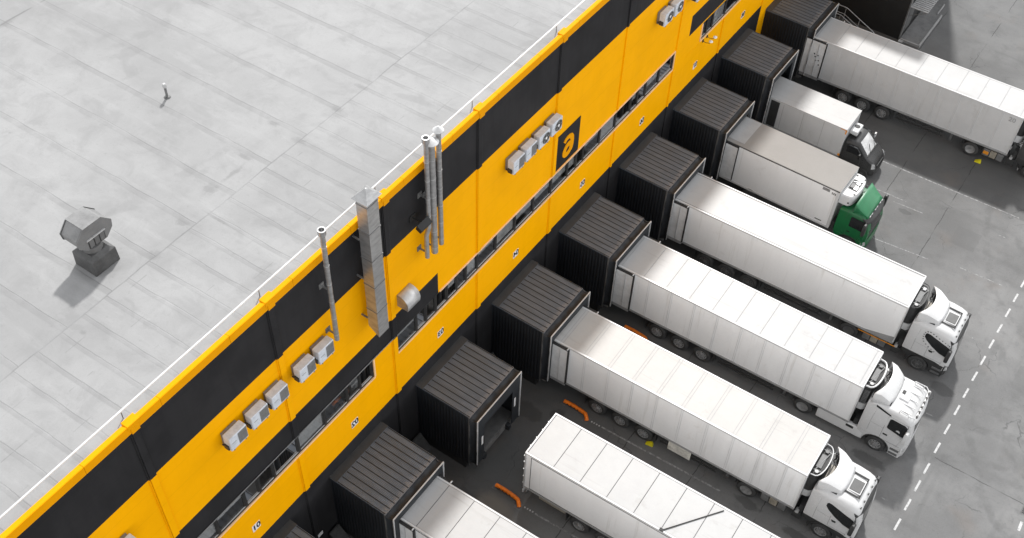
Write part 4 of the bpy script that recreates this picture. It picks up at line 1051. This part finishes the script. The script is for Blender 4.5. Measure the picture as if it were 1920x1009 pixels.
        for yy in (-.85,-.45,0,.45,.85): MB().box(X+2.10,X+2.16,yy-.05,yy+.05,3.13,3.19).build('marker_lamp', MT['dark_plastic'], t, bevel=.01)
    if style == 'flat':
        MB().loft([[(X+1.12,-.30,zt-.02),(X+1.62,-.30,zt-.03),(X+1.62,.30,zt-.03),(X+1.12,.30,zt-.02)],[(X+1.16,-.27,zt+.10),(X+1.56,-.27,zt+.05),(X+1.56,.27,zt+.05),(X+1.16,.27,zt+.10)]]).build('roof_hatch', MT['white_paint'], t, bevel=.03)
        MB().box(X+1.15,X+1.30,.02,.24,zt+.09,zt+.115).build('hatch_vent', MT['black'], t)
        rb = MB()
        for k in range(5): rb.box(X+1.0+.0, X+1.98, -.85+k*.42-.012, -.85+k*.42+.012, zt-.03, zt+.012)
        rb.build('roof_rib', MT['white_paint'], t)
        lb = MB().tube([(X+1.45,-1.02,zt+.10),(X+2.0,-1.06,zt+.06),(X+2.16,-.95,zt-.02),(X+2.20,-.5,zt),(X+2.22,0,zt),(X+2.20,.5,zt),(X+2.16,.95,zt-.02),(X+2.0,1.06,zt+.06),(X+1.45,1.02,zt+.10)], .028, 8)
        for s_ in (-1,1):
            for x in (1.45,1.9): lb.tube([(X+x,s_*1.03,zt-.12),(X+x,s_*1.03,zt+.10)], .02, 6)
        lb.build('light_bar', MT['alu'], t, smooth=60)
        for yy in (-.8,-.48,-.16,.16,.48,.8):
            MB().lathe([(.03,-.08),(.09,-.03),(.10,.03)], (X+2.24,yy,zt+.0), 'x', 14).build('spot_lamp', MT['grey_plastic'], t)
        for s_ in (-1,1):
            side = MB(); side.prism([(X+.42,3.20),(X+.62,3.16),(X+1.20,2.98),(X+1.22,2.92),(X+1.05,2.94),(X+.44,3.10)], 'y', *sorted((s_*1.12, s_*1.205))); side.build('top_side_window', MT['glass'], t)
    # chassis, tanks, rear wheels
    al = MB()
    for k, yy in enumerate((-.25,.0,.2)):
        al.tube([(X+.02,yy,1.75),(X-.12,yy+.05,1.45),(X-.3,yy-.05*k,1.28),(X-.46,yy+.1,1.5),(X-.5,yy+.12,1.7)], .022, 6)
    if style != 'day': al.build('air_line', MT['black'], t, smooth=60)
    c = MB()
    for s_ in (-.42,.42): c.box(X+drive-1.0, X+F-.4, s_-.05, s_+.05, .62, .90)
    c.box(X-.5, X+.0, -.9, .9, .88, .93); c.box(X-.42,X-.12,-.7,.7,.55,.88); c.box(X-.25,X-.05,-1.1,-.5,.95,1.5); c.box(X+.2,X+F-.3,-.9,.9,.5,1.1)
    c.tube([(X+drive,-1,.5),(X+drive,1,.5)], .1, 10)
    c.build('chassis', MT['chassis'], t)
    for s_ in (-1,1):
        wheel(t, X+drive, s_, 1.225, .5, .29, rim, True)
        mg = MB(); secs = []
        for a in [pi*(.06+.88*k/12) for k in range(13)]:
            c_, s2 = cos(a)*.60, sin(a)*.60
            secs.append([(X+drive+c_, s_*.65, .5+s2),(X+drive+c_*1.04, s_*.65, .5+s2*1.04),(X+drive+c_*1.04, s_*1.22, .5+s2*1.04),(X+drive+c_, s_*1.22, .5+s2)])
        mg.loft(secs); mg.build('mudguard', MT['dark_plastic'], t)
        if style == 'flat':
            sk = MB().box(X+drive+.72, X+.40, *sorted((s_*1.02, s_*1.23)), .36, 1.04); sk.build('side_skirt', MT['white_paint'], t, bevel=.04)
            MB().box(X-.5,X-.12,*sorted((s_*1.1,s_*1.236)),.78,.95).build('skirt_recess', MT['black'], t)
        elif style == 'round':
            k = 0
            for x in (drive+.72, drive+1.14, drive+1.56): 
                MB().box(X+x, X+x+.38, *sorted((s_*.72, s_*1.18)), .42, .92).build('tank', MT['grey_metal'] if k != 1 else MT['tan_metal'], t, bevel=.03); k += 1
            MB().box(X-.46, X-.02, *sorted((s_*.78, s_*1.19)), .45, .90).build('battery_box', MT['chassis'], t, bevel=.03)
            MB().cyl((X-.26, 1.0), .09, 'y', *sorted((s_*1.0, s_*1.24)), 14).build('air_tank', MT['galv_light'], t)
    return cab

def lorry(name, label, x, y, rz, cat='truck', group=None):
    return thing(name, label, cat, (x,y,0), rz, group)
RZ = .01777
GRP = 'white articulated trucks at the docks'
# bay 2
t = lorry('articulated_truck', 'docked white trailer cut by bottom edge, roof with thin black seams', 2.75, 5.88, RZ, group=GRP)
trailer(t, seams='black', pitch=1.32, side_rib=False); fridge_unit(t, 13.62, 2.0, 3.85); tractor(t, 14.07, 'round', axle=1.0)
# bay 3, backed up but not docked
t = lorry('articulated_truck', 'undocked white trailer with thin black roof seams and diagonal strap', 5.82, 11.62, RZ+.006, group=GRP)
trailer(t, seams='black', pitch=1.33, side_rib=False, doors=False, axles=(3.0,4.3,5.6)); fridge_unit(t, 13.62, 2.0, 3.85); tractor(t, 14.07, 'round', axle=1.0)
MB().tube([(6.74,-1.27,4.035),(7.6,-.13,4.022),(8.52,1.08,4.025)], .026, 6).box(6.66,6.84,-1.285,-1.15,4.0,4.05).build('roof_strap', MT['black'], t)
MB().box(.75,2.2,-1.1,-.5,.55,.85).build('pallet_box', MT['tan_metal'], t, bevel=.02)
MB().box(-.02,.05,-1.36,-1.16,.78,1.02).build('tail_lamp', MT['galv_light'], t, bevel=.02)
# bay 4
t = lorry('articulated_truck', 'white truck below plate 04, dark sloping side window, plain doors', 2.88, 17.60, RZ, group=GRP)
trailer(t, seams='double', roofmat='trailer_roof_warm', pitch=1.30); fridge_unit(t, 13.62, 1.9, 3.82, style=0); tractor(t, 14.02, 'round', axle=1.03, drive=-2.72)
MB().box(7.15,8.35,-1.262,-1.222,.42,1.06).build('side_panel', pm('side_plate', (.72,.70,.64), .6, var=.45, scale=3), t, bevel=.015)
MB().cyl((16.28, 1.06), .05, 'y', -1.27, -1.22, 10).build('reflector', MT['yellow_plastic'], t)
# bay 5
t = lorry('articulated_truck', 'white truck with light bar and white side skirts below plate 05', 2.99, 23.49, RZ, group=GRP)
trailer(t, seams='grey', pitch=1.28, axles=(3.1,4.4,5.7)); fridge_unit(t, 13.62, 1.9, 3.85, style=1); tractor(t, 14.03, 'flat', axle=1.08, drive=-2.72, low='white_gloss')
# bay 6
t = lorry('articulated_truck', 'white truck with black stars round side window and smooth trailer roof', 2.88, 29.35, RZ, group=GRP)
trailer(t, seams='smooth', axles=(2.85,4.17,5.5), side_rib=False, rim='rim_dark'); fridge_unit(t, 13.62, 1.95, 3.86, style=2); tractor(t, 14.05, 'round', axle=1.03, drive=-2.72, rim='rim_dark')
MB().prism([(11.9,1.20),(13.58,1.20),(13.58,1.62)], 'y', -1.283, -1.270).build('lower_corner_panel', MT['bottom_rail'], t)
sd = MB()
for cx, cz, r_ in [(.78,2.40,.05),(.74,2.55,.05),(.73,2.70,.05),(.76,2.84,.05),(.85,2.95,.055),(.98,2.99,.055),(1.14,2.96,.055),(1.30,2.90,.055),(1.48,2.84,.05),(1.66,2.79,.04),(1.82,2.74,.03),(1.96,2.70,.025),(2.05,2.66,.025),(.85,2.26,.05),(1.0,2.14,.05),(1.16,2.04,.05),(1.33,1.95,.05),(1.50,1.87,.045)]:
    po = []
    for k in range(10):
        a = pi/2+pi*k/5; rr_ = r_ if k % 2 == 0 else r_*.42; po.append((14.05+cx+rr_*cos(a), cz+rr_*sin(a)))
    zz = cz; mid = 1.22+(3.34-1.22)*.5; yv = 1.245 if zz < mid else 1.245-.07*min(1,(zz-mid)/(3.34-.3-mid))
    sd.prism(po, 'y', -yv-.006, -yv+.03)
sd.build('star_decal', MT['ink'], t)
MB().box(11.75,13.75,-1.262,-1.235,.94,.985).build('marker_strip', MT['orange_lamp'], t)
# bay 9
t = lorry('articulated_truck', 'topmost white truck in shade, cab cut by right edge', 2.95, 46.97, RZ, group=GRP)
trailer(t, seams='grey', pitch=1.28, axles=(3.23,4.53,5.84), side='trailer_side_shade'); fridge_unit(t, 13.62, 1.9, 3.85); tractor(t, 14.15, 'round', axle=1.05, drive=-2.6, paint='tractor_grey')
sp = MB()
for (x,z) in ((1.02,2.9),(.86,2.75),(1.12,2.55),(.95,2.5),(1.2,2.25),(.78,2.95)): sp.cyl((x,z), .05, 'y', -1.402, -1.394, 8)
sp.build('door_sticker', MT['black'], t)
text_mesh('20', .42, 'number_lettering', MT['seam_soft'], t, False, .004, (0,0,0))
o = [c for c in COL.objects if c.parent == t and c.name.startswith('number_lettering')][0]
o.rotation_euler = (0,0,-pi/2); o.location = (13.05, -1.285, 3.62)
MB().box(12.3,12.62,-1.2,-1.08,.55,.78).build('orange_cover', MT['orange_lamp'], t, bevel=.02)

# bay 7: rigid lorry with a green day cab
t = lorry('box_truck', 'green-cabbed truck with beige roof and white refrigeration unit', 2.75, 35.38, -.012)
L = 7.62; H = 3.85; W = 2.42; h = W/2
MB().box(0,L,-h,h,1.1,H-.04).build('cargo_box', MT['trailer_side'], t)
MB().box(-.02,L+.03,-h-.03,h+.03,H-.036,H).build('roof', MT['roof_beige'], t, bevel=.02)
MB().box(.55,1.62,-h+.25,h-.03,H+.002,H+.008).build('roof_patch', MT['patch_white'], t)
dr = MB()
for s_ in (-1,1): dr.box(0,L,s_*(h+.016)-.014,s_*(h+.016)+.014,H-.10,H-.04)
dr.build('drip_edge', MT['seam'], t)
bt = MB()
for s_ in (-1,1): bt.box(0,L,s_*h-.03,s_*h+.03,1.0,1.10)
bt.build('bottom_rail', MT['trailer_rail'], t); 
pc = MB()
for s_ in (-1,1): pc.box(L-.16,L+.02,s_*(h-.01)-.02,s_*(h-.01)+.03,1.1,H-.05)
pc.build('corner_post', MT['trailer_rail'], t, bevel=.012)
for s_ in (-1,1):
    y0,y1 = sorted((s_*(h+.05),s_*(h+.11))); d = MB().box(.3,1.45,y0,y1,1.2,H-.15).build('rear_door', MT['door_leaf'], t, bevel=.012)
    ya,yb = sorted((s_*(h+.035),s_*(h+.13))); MB().box(.26,1.49,ya,yb,H-.15,H-.08).box(1.45,1.48,ya,yb,1.2,H-.15).build('door_seal', MT['gasket'], d)
lb = MB()
for k in range(4): lb.box(L-.98,L-.55,-h-.006,-h+.01,H-.36+k*.05,H-.33+k*.05)
for k in range(3):
    for q in range(2): lb.box(L-.42+k*.09,L-.36+k*.09,-h-.006,-h+.01,H-.42+q*.08,H-.36+q*.08)
lb.box(L-.9,L-.5,-h-.006,-h+.01,1.25,1.31); lb.build('box_lettering', MT['ink'], t)
fr = MB(); n = 12
def ring(z, sc=1.0):
    return [(L+.02,-1.05*sc,z)]+[(L+.02+(.30+.52*sin(pi*k/n)**.6)*sc,-1.05*sc*cos(pi*k/n)*(1 if abs(cos(pi*k/n))<.9 else 1),z) for k in range(0,n+1)]+[(L+.02,1.05*sc,z)]
fr.loft([ring(2.86,.93),ring(2.95,1),ring(3.52,1),ring(3.60,.95)]); fr.build('refrigeration_unit', MT['white_gloss'], t, smooth=30)
MB().box(L+.14,L+.66,-.42,.46,3.602,3.612).build('unit_opening', MT['black'], t)
um = MB().box(L+.2,L+.4,-.3,.1,3.613,3.66,0).cyl((L+.5,.2), .12,'z',3.613,3.65,14,1).box(L+.42,L+.62,-.36,-.02,3.613,3.65,1).tube([(L+.2,.2,3.63),(L+.6,.4,3.64)], .03,6,1)
um.build('unit_machinery', [MT['grey_plastic'], MT['galv_light']], t)
ud = MB()
for x,y in ((.12,.82),(.62,.74),(.60,-.70)): ud.box(L+x,L+x+.1,y-.05,y+.05,3.602,3.615)
ud.box(L+.5,L+.58,-1.03,-.96,3.1,3.2); ud.build('unit_latch', MT['black'], t)
X = L+.27
cabo = tractor(t, X, 'day', paint='green', low='green', axle=.95, drive=-5.2, rim='rim_dark')
df = MB(); vs = []
rows = [(.72,1.08,3.36),(.90,1.04,3.24),(1.15,1.0,3.06),(1.40,.96,2.90),(1.58,.92,2.80)]
for x,w_,z in rows:
    col = [(-w_-.04, max(2.66,z-.62)),(-w_-.03,z-.06),(-w_+.06,z),(0,z+.03)]
    vs.append([(X+x,y,zz) for y,zz in col]+[(X+x,-y,zz) for y,zz in reversed(col[:-1])])
n = len(vs[0]); df.add([p for r in vs for p in r], [(a*n+i,a*n+i+1,(a+1)*n+i+1,(a+1)*n+i) for a in range(len(vs)-1) for i in range(n-1)])
df.build('air_deflector', MT['green_light'], t, solid=.03, smooth=30)
br = MB()
for yy in (-.5,.5): br.tube([(X+.35,yy,2.80),(X+.85,yy,3.2)], .025, 6); br.tube([(X+.9,yy,2.80),(X+.85,yy,3.2)], .02, 6)
br.tube([(X+.8,-.95,3.2),(X+.8,.95,3.2)], .02, 6); br.build('deflector_brace', MT['black'], t)
for yy in (-.8,-.55,-.1,.15,.55,.8): MB().box(X+1.585,X+1.625,yy-.08,yy+.08,2.73,2.77).build('marker_lamp', MT['white_gloss'], t)
MB().box(1.2,L-.1,-.5,-.35,.75,1.0).box(1.2,L-.1,.35,.5,.75,1.0).build('frame_rail', MT['chassis'], t)

# bay 8: small van-based lorry
t = lorry('box_van', 'small dark-cabbed box van with bright white roof', 2.95, 41.08, .0)
L = 5.42; H = 3.02; h = 1.08
MB().box(0,L,-h,h,.95,H-.02).build('cargo_box', MT['trailer_side_shade'], t)
MB().box(-.01,L+.02,-h-.015,h+.015,H-.018,H+.01).build('roof', MT['trailer_roof'], t, bevel=.012)
rb = MB()
for x in (1.4,2.7,4.0): rb.box(x,x+.02,-h-.006,-h+.004,1.0,H-.1)
for s_ in (-1,1): rb.box(0,L,s_*(h+.004)-.015,s_*(h+.004)+.015,.90,1.0)
rb.build('side_trim', MT['bottom_rail'], t)
MB().box(.6,1.15,-h-.07,-h-.02,1.05,H-.1).build('rear_door', MT['dark_plastic'], t, bevel=.012); MB().box(.6,1.15,h+.02,h+.07,1.05,H-.1).build('rear_door', MT['dark_plastic'], t, bevel=.012)
om = MB()
om.box(L-.36,L+.022,-h-.012,-h+.02,H-.085,H-.04).box(L-.05,L+.024,-h-.014,-h+.02,H-.34,H-.086).box(L-.1,L+.022,-h-.012,-h+.02,1.0,1.16)
om.build('corner_marker', MT['orange_lamp'], t)
MB().box(L+.02,L+.52,-.46,.46,2.34,2.62).build('refrigeration_unit', MT['white_gloss'], t, bevel=.06, seg=3)
MB().cyl((L+.27,.08), .17, 'z', 2.618, 2.632, 22).build('unit_fan', MT['black'], t)
MB().box(L+.3,L+.53,-.44,-.05,2.30,2.345).build('unit_bracket', MT['grey_plastic'], t)
V = L+.06
secs = [(0,.96,.62,2.10,.18,.86),(.05,.99,.55,2.16,.22,.88),(.5,1.0,.5,2.20,.25,.86),(.82,1.0,.5,2.17,.25,.84),(1.02,1.0,.5,1.98,.22,.86),(1.25,1.0,.5,1.74,.18,.90),(1.46,.99,.5,1.50,.14,.92),(1.62,.97,.5,1.38,.14,.90),(1.85,.94,.5,1.27,.16,.86),(2.02,.89,.5,1.14,.18,.80),(2.11,.82,.45,.98,.16,.74),(2.14,.76,.42,.82,.10,.70)]
m = MB().loft([[(p[0]+V,p[1],p[2]) for p in cab_section(a,b,c,d,e,f)] for a,b,c,d,e,f in secs]); m.build('cab', MT['van_dark'], t, smooth=50)
ws = []
for k in range(11):
    v = -1+2*k/10; y = v*.80; q = v**6*.05; bow = -.02*v*v
    ws.append([(V+.84+bow,y*.90,2.175-q),(V+1.02+bow,y*.94,2.005-q),(V+1.25+bow,y,1.765-q),(V+1.46+bow,y*1.03,1.525-q),(V+1.42+bow,y*1.03,1.45-q),(V+.80+bow,y*.90,2.05-q)])
MB().loft(ws).build('windscreen', MT['screen_light'], t, smooth=50)
wp = MB()
for y in (-.3,.35): wp.tube([(V+1.50,y,1.53),(V+1.20,y+.3,1.85)], .014, 6)
wp.build('wiper', MT['black'], t)
MB().box(V+1.40,V+1.52,-.75,.75,1.47,1.515).build('cowl', MT['black'], t, bevel=.01)
for s_ in (-1,1):
    MB().prism([(V+.22,1.98),(V+.34,2.02),(V+.86,1.98),(V+1.14,1.68),(V+1.16,1.52),(V+.24,1.50)], 'y', *sorted((s_*.89,s_*1.012))).build('side_window', MT['glass'], t, bevel=.02)
    dm = MB().tube([(V+.16,s_*1.002,.6),(V+.16,s_*1.0,1.45)], .006, 4).tube([(V+1.20,s_*1.002,.6),(V+1.20,s_*1.0,1.45)], .006, 4); dm.build('door_gap', MT['seam'], t)
    MB().tube([(V+1.10,s_*.98,1.50),(V+1.14,s_*1.16,1.60)], .02, 6).box(V+1.08,V+1.18,*sorted((s_*1.12,s_*1.30)),1.48,1.80).build('mirror', MT['white_gloss'] if s_ > 0 else MT['black'], t, bevel=.02)
    MB().loft([[(V+1.93,s_*.90,.86),(V+2.10,s_*.72,.84),(V+2.02,s_*.66,1.10),(V+1.88,s_*.80,1.16)],[(V+1.97,s_*.945,.87),(V+2.145,s_*.755,.86),(V+2.06,s_*.69,1.13),(V+1.91,s_*.84,1.19)]]).build('headlight', MT['headlamp'], t, bevel=.012)
    wheel(t, V+1.52, s_, 1.0, .36, .22, 'rim_dark'); wheel(t, 1.5, s_, 1.0, .36, .22, 'rim_dark')
MB().loft([[(V+1.9,-.95,z),(V+2.12+d,-.8,z),(V+2.2+d,0,z),(V+2.12+d,.8,z),(V+1.9,.95,z)] for z,d in ((.38,0),(.45,.04),(.66,.04),(.72,0))]).build('bumper', MT['dark_plastic'], t, smooth=50)
MB().box(V+2.10,V+2.17,-.5,.5,.76,.94).build('grille', MT['black'], t, bevel=.02)
ch = MB()
for s_ in (-.4,.4): ch.box(.2,V+1.8,s_-.05,s_+.05,.5,.75)
ch.build('chassis', MT['chassis'], t)
# ------------------------------------------------------------------ camera, sun, sky
cam = bpy.data.cameras.new('camera'); co = bpy.data.objects.new('camera', cam); COL.objects.link(co)
r = Vector((0.82099702, 0.57024429, 0.02802405)); u = Vector((-0.44307627, 0.60541678, 0.66117619)); f = Vector((-0.36006571, 0.55524047, -0.74970708))
m = Matrix((( r.x,u.x,-f.x,19.69847),(r.y,u.y,-f.y,-12.742821),(r.z,u.z,-f.z,46.650254),(0,0,0,1)))
co.matrix_world = m; cam.sensor_width = 36; cam.lens = 36*2123.1637/1920; cam.clip_end = 2000; S.camera = co
SUNV = Vector((-.36, .83, 1.0)).normalized()        # towards the sun
el = math.asin(SUNV.z); az = atan2(SUNV.x, SUNV.y)  # from +Y towards +X
sd = bpy.data.lights.new('sun', 'SUN'); sd.energy = SUN_E; sd.angle = radians(SUN_A); sd.color = (1.0, .985, .96)
so = bpy.data.objects.new('sun', sd); COL.objects.link(so); so.rotation_euler = (-SUNV).to_track_quat('-Z', 'Y').to_euler(); so.location = (0,0,80)
w = bpy.data.worlds.new('World'); S.world = w; w.use_nodes = True
n = w.node_tree.nodes; l = w.node_tree.links; bg = n['Background']
sk = n.new('ShaderNodeTexSky'); sk.sky_type = 'NISHITA'; sk.sun_disc = False; sk.sun_elevation = el; sk.sun_rotation = az
sk.air_density = 1.0; sk.dust_density = .15; sk.ozone_density = 1.0
hs = n.new('ShaderNodeHueSaturation'); hs.inputs['Saturation'].default_value = .06
l.new(sk.outputs[0], hs.inputs['Color']); l.new(hs.outputs[0], bg.inputs[0]); bg.inputs[1].default_value = SKY_E
S.view_settings.view_transform = 'Standard'; S.view_settings.look = 'None'; S.view_settings.exposure = EXPO; S.view_settings.gamma = 1
S.view_settings.use_curve_mapping = False
